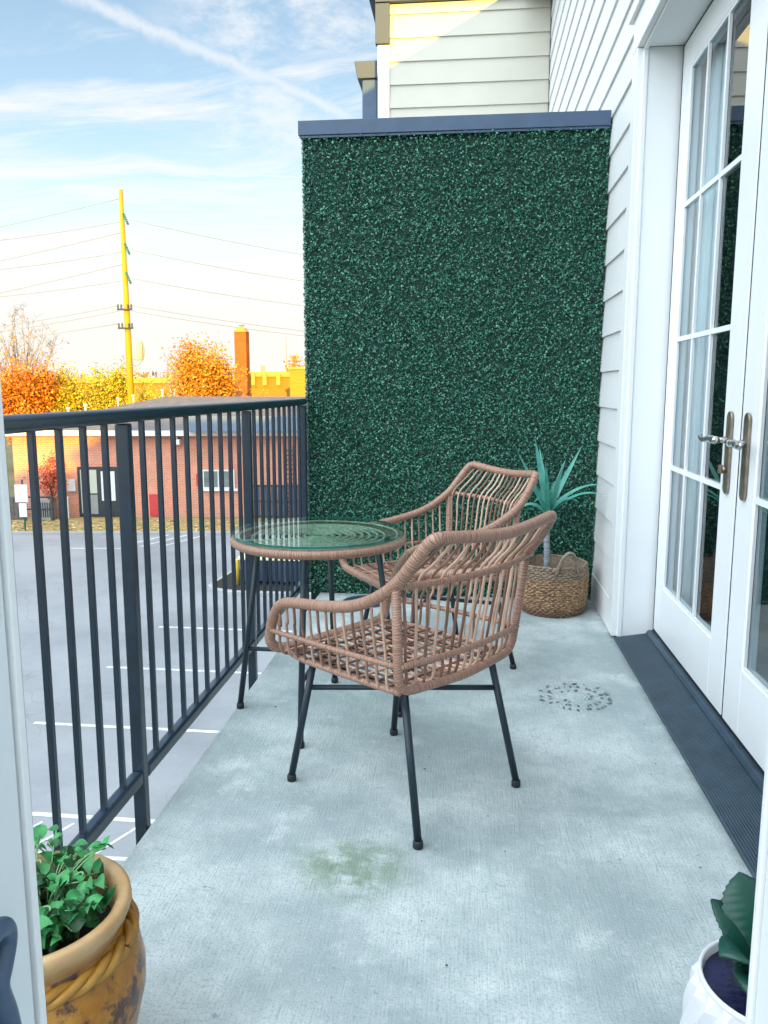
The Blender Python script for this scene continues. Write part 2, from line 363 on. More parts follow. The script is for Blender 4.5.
def tag(o, label=None, cat=None, group=None, kind=None):
    if label: o['label'] = label
    if cat: o['category'] = cat
    if group: o['group'] = group
    if kind: o['kind'] = kind
    return o
def thing(name, label, cat, loc=(0, 0, 0), rz=0.0, group=None, local=False):
    o = bpy.data.objects.new(name, None); COL.objects.link(o); o.empty_display_size = .1
    o.location = loc; o.rotation_euler = (0, 0, rz)
    ROOTOFF[o.name] = Vector((0, 0, 0)) if local else Vector(loc)
    return tag(o, label, cat, group)
def dup(root, loc, rz, label):
    r = root.copy(); COL.objects.link(r); r.location = loc; r.rotation_euler = (0, 0, rz); r['label'] = label
    def rec(src, dst):
        for ch in [c for c in bpy.data.objects if c.parent is src]:
            c = ch.copy(); COL.objects.link(c); c.parent = dst; rec(ch, c)
    rec(root, r); return r
def catmull(pts, per=6, closed=False):
    P = [Vector(p) for p in pts]; k = len(P); out = []
    for i in range(k if closed else k - 1):
        if closed: a, b, c, d = P[(i - 1) % k], P[i], P[(i + 1) % k], P[(i + 2) % k]
        else: a, b, c, d = P[max(i - 1, 0)], P[i], P[i + 1], P[min(i + 2, k - 1)]
        for j in range(per):
            t = j / per; t2 = t * t; t3 = t2 * t
            out.append(.5 * ((2 * b) + (c - a) * t + (2 * a - 5 * b + 4 * c - d) * t2 + (3 * b - a - 3 * c + d) * t3))
    if not closed: out.append(P[-1])
    return out
def roundpath(pts, rad, per=5):
    """polyline with its inner corners rounded"""
    P = [Vector(p) for p in pts]; out = [P[0]]
    for i in range(1, len(P) - 1):
        a, b, c = P[i - 1], P[i], P[i + 1]; r = min(rad, (a - b).length * .48, (c - b).length * .48)
        p0 = b + (a - b).normalized() * r; p1 = b + (c - b).normalized() * r
        for j in range(per + 1):
            t = j / per; out.append(p0 * (1 - t) ** 2 + b * 2 * t * (1 - t) + p1 * t * t)
    out.append(P[-1]); return out

# ------------------------------------------------------------------ camera
cam = bpy.data.cameras.new('camera'); camo = bpy.data.objects.new('camera', cam); COL.objects.link(camo); scene.camera = camo
camo.location = (0, 0, 1.17); camo.rotation_euler = (PI / 2 - .15322, 0, .10406)
cam.sensor_fit = 'VERTICAL'; cam.sensor_height = 36; cam.sensor_width = 27; cam.lens = 798.66 / 1024 * 36
cam.clip_start = .02; cam.clip_end = 5000

# ------------------------------------------------------------------ sun and sky
SUN_EL, SUN_AZ = R(7.4), R(14)           # low sun behind the camera, a little to the right
sdir = Vector((math.sin(SUN_AZ) * math.cos(SUN_EL), -math.cos(SUN_AZ) * math.cos(SUN_EL), math.sin(SUN_EL)))   # towards the sun
sl = bpy.data.lights.new('sun', 'SUN'); sl.energy = 4.4; sl.angle = R(.5); sl.color = (1.0, .67, .07)
so = bpy.data.objects.new('sun', sl); COL.objects.link(so); so.rotation_euler = sdir.to_track_quat('Z', 'Y').to_euler(); so.location = (10, -30, 20)

w = bpy.data.worlds.new('World'); scene.world = w; w.use_nodes = True
nt = w.node_tree; bg = nt.nodes['Background']
sky = nt.nodes.new('ShaderNodeTexSky'); sky.sky_type = 'NISHITA'; sky.sun_disc = False
sky.sun_elevation = SUN_EL; sky.sun_rotation = PI - SUN_AZ; sky.air_density = 1.0; sky.dust_density = .6; sky.ozone_density = 1.2; sky.altitude = 200
D = nt.nodes.new('ShaderNodeTexCoord').outputs['Generated']
D = vnode(nt, 'NORMALIZE', D)
sp = nt.nodes.new('ShaderNodeSeparateXYZ'); nt.links.new(D, sp.inputs[0])
zc = mth(nt, 'MAXIMUM', sp.outputs['Z'], 0.0)
den = mth(nt, 'ADD', zc, .12)
cb = nt.nodes.new('ShaderNodeCombineXYZ'); nt.links.new(mth(nt, 'DIVIDE', sp.outputs['X'], den), cb.inputs[0]); nt.links.new(mth(nt, 'DIVIDE', sp.outputs['Y'], den), cb.inputs[1])
Q = cb.outputs[0]                          # cloud layer seen as a plane overhead
wob = noise_n(nt, Q, .8, 3); 
wv = nt.nodes.new('ShaderNodeCombineXYZ'); nt.links.new(mth(nt, 'MULTIPLY', wob, .9), wv.inputs[1])
Qw = vnode(nt, 'ADD', Q, wv.outputs[0])
c1 = noise_n(nt, Qw, 1.9, 10, .68, stretch=(.42, 1.7, 1), rot=(0, 0, R(12)), loc=(.4, 1.2, 0))
c2 = noise_n(nt, Qw, 5, 8, .62, stretch=(.35, 1.5, 1), rot=(0, 0, R(10)))
cl = mth(nt, 'ADD', mth(nt, 'MULTIPLY', c1, .75), mth(nt, 'MULTIPLY', c2, .25))
low = smooth(nt, zc, .42, .02)             # thicker towards the horizon
sd = vnode(nt, 'DOT_PRODUCT', D, tuple(Vector((-.38, -.42, .82)).normalized())); fill_veil = smooth(nt, sd, .36, .85)     # bright veil added to the unseen sky overhead as fill light
cl = mth(nt, 'ADD', cl, mth(nt, 'MULTIPLY', low, .185)); cl = mth(nt, 'ADD', cl, mth(nt, 'MULTIPLY', fill_veil, .22))
cm = smooth(nt, cl, .50, .70)
# two contrails: broad old one and a thin one
def trail(d1, d2, w0, w1, nscale, amp):
    a = Vector(d1).normalized(); b = Vector(d2).normalized(); n = a.cross(b).normalized(); mid = (a + b).normalized()
    x = mth(nt, 'ABSOLUTE', mth(nt, 'ADD', vnode(nt, 'DOT_PRODUCT', D, tuple(n)), mth(nt, 'MULTIPLY', mth(nt, 'SUBTRACT', noise_n(nt, D, nscale, 5, .6), .5), amp)))
    along = vnode(nt, 'DOT_PRODUCT', D, tuple(mid)); c = a.dot(mid)
    return mth(nt, 'MULTIPLY', mth(nt, 'SUBTRACT', 1, smooth(nt, x, w0, w1)), smooth(nt, along, 1 - (1 - c) * 2.2, 1 - (1 - c) * .7))
TRAILS = [((-.3896, .8361, .3862), (-.1477, .9406, .3057), .000, .012, 34, .022, .66), ((-.3655, .8989, .2415), (-.1908, .9520, .2395), .0004, .0022, 30, .002, .6)]
for d1, d2, w0, w1, ns, am, op in TRAILS:
    cm = mth(nt, 'MAXIMUM', cm, mth(nt, 'MULTIPLY', trail(d1, d2, w0, w1, ns, am), op))
# ragged veil beside the broad contrail
vd = vnode(nt, 'DOT_PRODUCT', D, tuple(Vector((-.19, .915, .36)).normalized()))
veil = mth(nt, 'MULTIPLY', smooth(nt, vd, .984, .999), smooth(nt, noise_n(nt, D, 9, 9, .68, stretch=(1, 1, 2.2)), .40, .66))
cm = mth(nt, 'MAXIMUM', cm, mth(nt, 'MULTIPLY', veil, .8)); cm = mth(nt, 'MULTIPLY', cm, .92)
# brightness of lit cloud: raised in the added fill veil, warm near the horizon
ccol = mixc(nt, smooth(nt, zc, .0, .24), (1.0, .965, .90), (.97, .985, 1.0)); ccol = mixc(nt, fill_veil, ccol, (.85, .975, 1.06))
CLOUD = mth(nt, 'ADD', 4.1, mth(nt, 'MULTIPLY', fill_veil, 13.6))
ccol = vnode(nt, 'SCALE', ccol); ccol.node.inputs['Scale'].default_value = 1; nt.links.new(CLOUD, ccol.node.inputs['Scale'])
skyc = mixc(nt, smooth(nt, zc, .30, .02), vnode(nt, 'MULTIPLY', sky.outputs[0], (1.12, 1.05, 1.03)), (3.7, 3.8, 3.85))
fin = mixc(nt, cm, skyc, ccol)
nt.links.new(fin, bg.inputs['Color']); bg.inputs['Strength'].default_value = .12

scene.view_settings.view_transform = 'Standard'; scene.view_settings.look = 'None'; scene.view_settings.gamma = 1; scene.view_settings.use_curve_mapping = False
scene.view_settings.exposure = 1.08
scene.cycles.use_denoising = True; scene.cycles.max_bounces = 8; scene.cycles.transparent_max_bounces = 12; scene.cycles.caustics_reflective = False; scene.cycles.caustics_refractive = False

# ------------------------------------------------------------------ setting: ground, lot
def sheet(name, x0, x1, y0, y1, z, m, parent=None):
    b = MB(); b.add([(x0, y0, z), (x1, y0, z), (x1, y1, z), (x0, y1, z)], [(0, 1, 2, 3)]); return b.build(name, m, parent, smooth=False)
tag(sheet('ground', -1500, 1500, -1500, 1500, GZ - .02, M['dirt']), kind='structure')
lot = tag(sheet('parking_lot', -60, 12, .0, 33.2, GZ, M['asphalt']), kind='structure')
def stripe(p, q, wd):
    p = Vector((*p, GZ + .004)); q = Vector((*q, GZ + .004)); d = (q - p).normalized(); s = Vector((-d.y, d.x, 0)) * wd / 2
    b = MB(); b.add([p - s, q - s, q + s, p + s], [(0, 1, 2, 3)]); o = b.build('painted_line', M['paint'], lot, smooth=False); return o
for k, y in enumerate((10.05, 13.02, 15.98, 18.97)): stripe((-7.75, y), (-2.4, y - .06), .10)
for k in range(5): stripe((-6.6 + .46 * k, 9.15), (-6.3 + .46 * k, 9.85), .045)
stripe((-6.7, 9.1), (-4.2, 9.1), .08)
for k in range(4): stripe((-21.6 + .62 * k, 31.0), (-19.6 + .62 * k, 32.6), .11)
for k in range(3): stripe((-13.2 + .75 * k, 29.0), (-12.0 + .75 * k, 32.3), .10)
stripe((-15.0, 28.4), (-12.4, 28.6), .10)
YAW = .10406
BF = Matrix.Rotation(YAW, 4, 'Z')
b = MB(); m4 = BF
b.box(-40, 20, 32.75, 36.6, GZ - .3, GZ + .10, m4); tag(b.build('lawn_strip', M['lawn'], smooth=False), kind='structure')
b = MB(); b.box(-40, 20, 32.6, 32.745, GZ - .3, GZ + .13, m4); tag(b.build('kerb', M['kerb'], smooth=False, bevel=.02), kind='structure')
# fallen leaves on the strip
b = MB()
for i in range(1500):
    u = random.uniform(-17, 1); v = random.uniform(32.9, 35.8); p = BF @ Vector((u, v, GZ + .115)); a = random.uniform(0, PI); s = random.uniform(.04, .09)
    q = [Vector((math.cos(a + k * PI / 2), math.sin(a + k * PI / 2), random.uniform(-.2, .3))) * s for k in range(4)]
    b.add([p + x for x in q], [(0, 1, 2, 3)])
tag(b.build('fallen_leaves', mat('fallen_leaf', (.45, .20, .06), .8, col2=(.66, .46, .25), island=.9), smooth=False), 'brown and tan fallen leaves scattered on the lawn strip by the brick wall', 'leaves', kind='stuff')
# island with kerb
isl = [(-7.75, 22.9), (-7.45, 22.4), (-6.8, 22.15), (-2.6, 22.15), (-2.6, 25.6), (-6.9, 25.6), (-7.6, 24.9)]
b = MB(); b.prism(isl, 2, GZ - .1, GZ + .14); tag(b.build('island_kerb', M['kerb'], smooth=False, bevel=.03), kind='structure')
cx = sum(p[0] for p in isl) / 7; cy = sum(p[1] for p in isl) / 7
isl2 = [(cx + (x - cx) * .92, cy + (y - cy) * .90) for x, y in isl]
b = MB(); b.prism(isl2, 2, GZ + .10, GZ + .155); tag(b.build('island_mulch', M['soil'], smooth=False), kind='structure')

# ------------------------------------------------------------------ balcony floor
b = MB(); b.box(-.84, .714, .2, 4.46, -.2, 0)
floor = tag(b.build('balcony_floor', M['concrete'], smooth=False, bevel=.006), kind='structure')
# ring of dark damp marks left by a pot foot
b = MB(); rs = random.Random(5)
for ring_r, cnt in ((.062, 13), (.098, 24), (.132, 36)):
    for k in range(cnt):
        if rs.random() < .16: continue
        a = 2 * PI * k / cnt + rs.uniform(-.1, .1); rr = ring_r * rs.uniform(.95, 1.06); c = Vector((.426 + rr * math.cos(a), 2.985 + rr * .98 * math.sin(a), .0035))
        s1 = rs.uniform(.003, .0075); s2 = rs.uniform(.006, .013); aa = a + rs.uniform(-.6, .6); n = 7
        vs = [c + Vector((math.cos(aa) * s2 * math.cos(t) - math.sin(aa) * s1 * math.sin(t), math.sin(aa) * s2 * math.cos(t) + math.cos(aa) * s1 * math.sin(t), 0)) * rs.uniform(.75, 1.15) for t in [2 * PI * i / n for i in range(n)]]
        b.add(vs, [tuple(range(n))])
dbm = MB()
for i in range(46):
    p0 = Vector((rs.uniform(-.7, .69), rs.uniform(1.0, 4.2), .004)); sz = rs.uniform(.0018, .0042); a0 = rs.uniform(0, 6)
    if i < 16: p0.x = rs.uniform(.55, .69)
    dbm.add([p0 + Vector((math.cos(a0 + t) * sz * rs.uniform(.5, 1.4), math.sin(a0 + t) * sz * rs.uniform(.5, 1.4), rs.uniform(0, .002))) for t in (0, 1.3, 2.6, 3.9, 5.1)], [(0, 1, 2, 3, 4)])
dbm.build('debris', M['bark'], floor, smooth=False)
b.build('damp_mark', mat('damp_stain', (.13, .16, .17), .7, var=.2), floor, smooth=False)

# ------------------------------------------------------------------ the apartment building (own side)
bld = thing('apartment_building', 'white lap sided apartment building with french doors opening on the balcony', 'building', (.715, 4, 0))
def laps_x(mb, x, y0, y1, z0, z1, step=.183, lip=.012):
    """lap siding on a wall facing -X"""
    z = z0
    while z < z1 - 1e-4:
        zt = min(z + step, z1); t = (zt - z) / step
        mb.prism([(x + .02, z), (x + .02, zt), (x - .003 - lip * (1 - t), zt), (x - .003 - lip, z + .004), (x - .003 - lip, z)][::-1], 1, y0, y1) if False else None
        vs = []
        for y in (y0, y1): vs += [(x + .02, y, z), (x - lip, y, z), (x - lip * (1 - t) - .001, y, zt), (x + .02, y, zt)]
        mb.add(vs, [(0, 1, 2, 3), (7, 6, 5, 4), (0, 4, 5, 1), (1, 5, 6, 2), (2, 6, 7, 3), (3, 7, 4, 0)]); z = zt
def laps_y(mb, y, x0, x1, z0, z1, step, lip=.016):
    z = z0
    while z < z1 - 1e-4:
        zt = min(z + step, z1); t = (zt - z) / step; vs = []
        for x in (x0, x1): vs += [(x, y + .02, z), (x, y - lip, z), (x, y - lip * (1 - t) - .001, zt), (x, y + .02, zt)]
        mb.add(vs, [(3, 2, 1, 0), (4, 5, 6, 7), (1, 5, 4, 0), (2, 6, 5, 1), (3, 7, 6, 2), (0, 4, 7, 3)]); z = zt
EAVE = 4.86
b = MB()
laps_x(b, .715, 3.842, 8.09, .16, EAVE)
laps_x(b, .715, -14.0, 3.842, 2.79, EAVE)
laps_x(b, .715, -14.0, 1.52, .16, 2.79)
b.build('siding', M['siding'], bld, smooth=False)
b = MB(); b.box(.70, .735, 3.842, 4.44, .0, .158)            # base board under the laps
b.build('base_board', M['trim'], bld, smooth=False, bevel=.003)
# masonry behind siding (solid body), room left open behind the doors
b = MB(); b.box(.736, 7, 3.78, 14, GZ, EAVE); b.box(.736, 7, -45, 1.6, GZ, EAVE); b.box(.736, 7, 1.6, 3.78, 2.62, EAVE); b.box(5, 7, 1.6, 3.78, GZ, 2.62)
b.box(.736, 5, 1.6, 3.78, GZ, .0)
b.build('wall_body', M['room'], bld, smooth=False)
b = MB(); laps_x(b, .735, -45, -14.02, GZ, EAVE, .36); b.build('siding', M['siding'], bld, smooth=False)
# end wall of the projecting bay beyond the screen
b = MB(); ey = 8.11
laps_y(b, ey, -.79, .70, -3.0 + .005, 4.735, .2065); b.build('siding', M['toned_siding'], bld, smooth=False)
b = MB(); b.box(-.90, 2.0, ey + .022, 14, GZ, 4.735); b.build('bay_body', M['siding'], bld, smooth=False)
b = MB(); b.box(-.905, -.792, ey - .022, ey + .02, -3, 4.38); b.build('corner_board', M['trim'], bld, smooth=False, bevel=.003)
b = MB(); b.box(-.925, -.79, ey - .05, ey + .02, 4.383, 4.735); b.box(-.925, .70, ey - .06, ey + .02, 4.74, 4.83); b.build('frieze_board', M['greytrim'], bld, smooth=False, bevel=.004)
# roof with overhanging eave
b = MB(); b.prism([(.46, EAVE - .12), (.70, EAVE - .12), (.70, EAVE), (7.2, EAVE), (7.2, 7.2), (.46, EAVE)], 1, -46, 8.0)
b.box(-1.0, .9, 8.02, 14, 4.832, 5.0)
b.build('roof', M['greytrim'], bld, smooth=False)
b = MB(); b.prism([(-1.13, 4.17), (-.93, 4.17), (-.93, 4.33), (-1.16, 4.33)], 1, 8.3, 13.5); gut = b.build('gutter', M['greytrim'], bld, smooth=False, bevel=.006)
b = MB(); b.box(-1.085, -.935, 8.32, 8.46, -4.8, 4.168); b.build('downspout', M['cap'], bld, smooth=False, bevel=.012)
# door casing and recess
b = MB(); b.box(.690, .735, 3.742, 3.838, .012, 2.60); b.build('casing', M['trim'], bld, smooth=False, bevel=.004)
b = MB(); b.box(.690, .735, 1.50, 3.838, 2.602, 2.74); b.build('head_casing', M['trim'], bld, smooth=False, bevel=.004)
b = MB(); b.box(.672, .737, 1.46, 3.872, 2.742, 2.785); b.build('drip_cap', M['trim'], bld, smooth=False, bevel=.004)
b = MB(); b.box(.737, .885, 3.735, 3.778, .01, 2.60); b.box(.715, .737, 3.728, 3.741, .012, 2.598); b.build('door_jamb', M['trim'], bld, smooth=False, bevel=.004)
b = MB(); b.box(.737, .96, 1.62, 3.733, 2.598, 2.64); b.box(.715, .736, 1.62, 3.727, 2.588, 2.601); b.build('door_head', M['trim'], bld, smooth=False, bevel=.004)
b = MB(); b.box(.886, .96, 3.738, 3.775, .01, 2.597); b.box(.8785, .8855, 3.7125, 3.7345, .0505, 2.597); b.box(.8785, .8855, 1.68, 3.712, 2.587, 2.597); b.box(.8785, .92, 1.68, 3.712, .0505, .0635); b.build('gap_shade_strip', M['black'], bld, smooth=False)  # black strips standing in for the shade in the gaps around the doors
# ribbed sill
prof = [(.702, -.05)]; x = .704; prof.append((x, .012))
k = 0
while x < .845:
    z = .012 + (x - .704) * .16; prof += [(x, z), (x + .0042, z), (x + .0046, z - .0022), (x + .0074, z - .0022)]; x += .0078
prof += [(.848, .038), (.858, .050), (.888, .050), (.888, -.05)]
b = MB(); b.prism(prof[::-1], 1, 1.30, 3.732); b.build('door_sill', M['sill'], bld, smooth=False)

def french_door(y0, y1, gy0, gy1, handle_y, lever, label):
    xf, xb = .876, .921; z0, z1 = .064, 2.586; g0, g1 = .287, 2.465
    b = MB(); b.box(xf, xb, y0, gy0, z0, z1); b.box(xf, xb, gy1, y1, z0, z1); b.box(xf, xb, gy0, gy1, z0, g0); b.box(xf, xb, gy0, gy1, g1, z1)
    d = b.build('door', M['door'], bld, smooth=False, bevel=.003); d['label'] = label
    b = MB(); w = .0095
    for k in (1, 2):
        y = gy0 + (gy1 - gy0) * k / 3; b.box(xf + .002, xf + .012, y - w, y + w, g0, g1)
    for k in (1, 2, 3):
        z = g0 + (g1 - g0) * k / 4; b.box(xf + .0015, xf + .0125, gy0, gy1, z - w, z + w)
    # glazing bead
    b.box(xf + .003, xf + .0122, gy0, gy0 + .012, g0, g1); b.box(xf + .003, xf + .0122, gy1 - .012, gy1, g0, g1)
    b.box(xf + .0025, xf + .0118, gy0, gy1, g0, g0 + .012); b.box(xf + .0025, xf + .0118, gy0, gy1, g1 - .012, g1)
    b.build('muntins', M['door'], d, smooth=False)
    g = MB(); g.add([(xf + .0135, gy0, g0), (xf + .0135, gy1, g0), (xf + .0135, gy1, g1), (xf + .0135, gy0, g1)], [(3, 2, 1, 0)])
    g.build('glass_pane', M['doorglass'], d, smooth=False)
    # long back plate with rounded ends
    hy = handle_y; pts = []
    for t in range(9): a = PI * t / 8; pts.append((hy + .024 * math.cos(a), 1.072 + .024 * math.sin(a)))
    for t in range(9): a = PI + PI * t / 8; pts.append((hy + .024 * math.cos(a), .842 + .024 * math.sin(a)))
    b = MB(); b.prism(pts[::-1], 0, xf - .011, xf - .001); b.build('handle_plate', M['bronze'], d, smooth=False, bevel=.003)
    b = MB(); zc = 1.0
    b.tube([(xf - .010, hy, zc), (xf - .030, hy, zc), (xf - .052, hy, zc)], [.0125, .0095, .0095], 12)
    s = lever
    b.tube(catmull([(xf - .050, hy - s * .012, zc), (xf - .054, hy + s * .02, zc + .001), (xf - .056, hy + s * .05, zc + .002), (xf - .058, hy + s * .085, zc - .003), (xf - .064, hy + s * .115, zc - .002), (xf - .062, hy + s * .135, zc + .004)], 4), [.0135] * 5 + [.0125] * 6 + [.0105] * 5 + [.0085] * 5, 12)
    b.build('lever_handle', M['nickel'], d)
    if lever > 0:
        b = MB(); b.lathe([(.0, 0), (.012, 0), (.013, .006), (.010, .010), (0, .011)], 20); b.v = [(xf - .012 - z, hy + x, .90 + y) for x, y, z in b.v]
        b.box(xf - .035, xf - .02, hy - .003, hy + .003, .887, .917); b.build('thumb_turn', M['bronze'], d, smooth=False)
french_door(2.704, 3.712, 2.862, 3.584, 2.785, 1, 'far white french door leaf with lever handle and thumb turn')
french_door(1.680, 2.686, 1.82, 2.534, 2.615, -1, 'near white french door leaf with lever handle, mostly out of view')
b = MB(); b.box(.8795, .92, 2.6865, 2.7035, .0645, 2.58); b.build('leaf_gap_strip', M['black'], bld, smooth=False)  # black filler painted in as the shade between the two leaves
# room behind the doors
b = MB(); b.box(.96, 4.95, 1.65, 3.77, .002, .02); b.build('room_floor', M['room'], bld, smooth=False)
def curtain(y0, y1, label):
    n = 90; vs = []; fs = []
    for j, z in enumerate((.06, 1.3, 2.56)):
        for i in range(n + 1):
            y = y0 + (y1 - y0) * i / n; ph = i * .62 + 1.3 * math.sin(i * .11)
            vs.append((.947 + .010 * math.sin(ph) * (1 + .15 * j), y, z))
    for j in range(2):
        for i in range(n): a = j * (n + 1) + i; fs.append((a, a + 1, a + n + 2, a + n + 1))
    b = MB(); b.add(vs, fs); o = b.build('curtain', M['curtain'], smooth=True, base=(.947, y0, .06), solid=.002)
    tag(o, label, 'curtain', 'sheer curtains inside the french doors')
curtain(3.30, 3.72, 'white pleated curtain behind the far french door, covering its first two pane columns')
curtain(2.665, 2.78, 'narrow gathered white curtain edge behind the near french door')

# unseen block added behind the camera, its heights shaped to shade the lot
shade_block = thing('unseen_shade_block', 'unseen white block added behind the camera to shade the lot', 'building', (3, -36, GZ))
b = MB(); b.box(1.2, 26, -42, -30, GZ, 8.3); b.box(-4, 1.19, -42, -30.5, GZ, 6.0); b.box(-16, -4.01, -42, -30.5, GZ, 5.0); b.build('wall', M['siding'], shade_block, smooth=False)
b = MB(); b.box(.8, 26.4, -42.4, -29.6, 8.302, 8.5); b.box(-4.2, 1.18, -42.4, -30.1, 6.002, 6.15); b.box(-16.4, -4.21, -42.4, -30.1, 5.002, 5.15); b.build('roof', M['greytrim'], shade_block, smooth=False)
for i in range(8):
    for fz in (-3.2, 0, 3.2):
        b = MB(); x = -12 + i * 4.2; yy = -30 if x > 1.2 else -30.5
        if x - .7 < 1.25 < x + .7: continue
        b.box(x - .7, x + .7, yy - .05, yy + .04, fz, fz + 1.5); b.build('window', M['greypane'], shade_block, smooth=False)

# ------------------------------------------------------------------ near doorway frame the camera looks through
dw = thing('doorway_frame', 'white painted doorway frame at both sides of the near view', 'door frame', (0, .56, 0))
XJ, XK = -.3885, .2445                  # inner faces of the two jambs
b = MB(); b.box(-.52, XJ - .004, .36, .627, .0, 2.32); b.build('door_jamb', M['jamb'], dw, smooth=False, bevel=.002)
b = MB(); b.box(-.52, XJ, .630, .640, .0, 2.32); b.build('stop_bead', M['trim'], dw, smooth=False, bevel=.0015)
b = MB(); b.box(XK + .003, .38, .36, .629, .0, 2.32); b.build('door_jamb', M['trim'], dw, smooth=False, bevel=.002)
b = MB(); b.box(XK, .38, .632, .640, .0, 2.32); b.build('stop_bead', M['trim'], dw, smooth=False, bevel=.0015)
b = MB(); b.box(-.52, .38, .36, .64, 2.322, 2.44); b.build('head_jamb', M['jamb'], dw, smooth=False, bevel=.002)
b = MB(); hx = XJ + .012
b.tube(catmull([(XJ - .004, .520, .735), (XJ + .012, .520, .735), (XJ + .020, .524, .738), (XJ + .020, .540, .742), (XJ + .019, .556, .736), (XJ + .018, .560, .722), (XJ + .018, .552, .705), (XJ + .018, .545, .69), (XJ + .018, .553, .66), (XJ + .018, .560, .62)], 5), .0085, 14)
b.box(XJ - .0035, XJ + .004, .500, .540, .62, .80)
b.build('lever_handle', M['cap'], dw, bevel=0)

# ------------------------------------------------------------------ railing
rl = thing('balcony_railing', 'navy steel balcony railing with slim upright balusters', 'railing', (-.92, 2.5, 0))
XR = -.918
b = MB(); b.box(XR - .024, XR + .024, .66, 4.44, 1.080, 1.118); b.build('top_rail', M['rail'], rl, smooth=False, bevel=.0175, seg=6)
posts = [.92, 2.065, 3.27, 4.425]
for i in range(3):
    b = MB(); b.box(XR - .018, XR + .018, posts[i] + .018, posts[i + 1] - .018, .057, .097); b.build('bottom_rail', M['rail'], rl, smooth=False, bevel=.010, seg=4)
for y in posts:
    b = MB(); b.box(XR - .0175, XR + .0175, y - .0175, y + .0175, -.19, 1.078); p = b.build('post', M['rail'], rl, smooth=False, bevel=.004)
    b = MB(); b.box(XR + .018, XR + .077, y - .018, y + .018, -.17, -.09); b.build('bracket', M['rail'], p, smooth=False, bevel=.004)
for i in range(3):
    for k in range(1, 10):
        y = posts[i] + (posts[i + 1] - posts[i]) * k / 10
        b = MB(); b.box(XR - .0075, XR + .0075, y - .0075, y + .0075, .095, 1.082); b.build('baluster', M['rail'], rl, smooth=False, bevel=.002)

# ------------------------------------------------------------------ privacy screen
scn = thing('privacy_screen', 'tall privacy screen wall covered in artificial boxwood with slate metal cap', 'screen', (-.1, 4.53, 0))
XL, XRt, YF = -.895, .702, 4.468
b = MB(); b.box(XL, XRt, YF, YF + .16, -.2, 2.50); b.build('partition_wall', M['hedgeback'], scn, smooth=False)
b = MB(); b.box(XL - .028, XRt + .001, YF - .035, YF + .20, 2.502, 2.575); b.box(XL - .022, XRt, YF - .028, YF - .024, 2.488, 2.502); b.build('metal_cap', M['cap'], scn, smooth=False, bevel=.003)
n = 74000
P = np.empty((n, 3)); P[:, 0] = rng.uniform(XL - .004, XRt + .002, n); P[:, 2] = rng.uniform(.004, 2.50, n)
# tufts: clumps give an uneven depth
cell = .055
hx = np.sin(P[:, 0] / cell * 6.283 + 2 * np.sin(P[:, 2] * 9)) * np.sin(P[:, 2] / cell * 6.283 + 2 * np.sin(P[:, 0] * 11))
P[:, 1] = YF - .004 - (rng.uniform(0, 1, n) ** .8) * (.026 + .016 * hx)
ne = 8000                                            # leaves over the free left edge and the top
P[:ne, 0] = XL - rng.uniform(0, .014, ne); P[:ne, 1] = YF - .02 + rng.uniform(0, .10, ne)
nrm = rng.normal(0, 1, (n, 3)); nrm[:, 1] = -np.abs(nrm[:, 1]) * .9 - .15; nrm[:, 2] += .35; nrm[:ne, 0] -= 1
nrm /= np.linalg.norm(nrm, axis=1)[:, None]
t = rng.normal(0, 1, (n, 3)); t -= nrm * (t * nrm).sum(1)[:, None]; t /= np.linalg.norm(t, axis=1)[:, None]
s = np.cross(nrm, t); Ln = rng.uniform(.0052, .0092, n)[:, None]; Wd = Ln * rng.uniform(.5, .68, n)[:, None]
V = np.stack([P - t * Ln, P + s * Wd - t * Ln * .1 + nrm * Wd * .3, P + t * Ln, P - s * Wd - t * Ln * .1 + nrm * Wd * .3], 1).reshape(-1, 3)
b = MB(); b.v = V.tolist(); b.f = [(4 * i, 4 * i + 1, 4 * i + 2, 4 * i + 3) for i in range(n)]; b.uv = [[(0, 0)] * 4]
hd = b.build('boxwood_leaves', M['hedge'], scn, smooth=False); hd['kind'] = 'stuff'

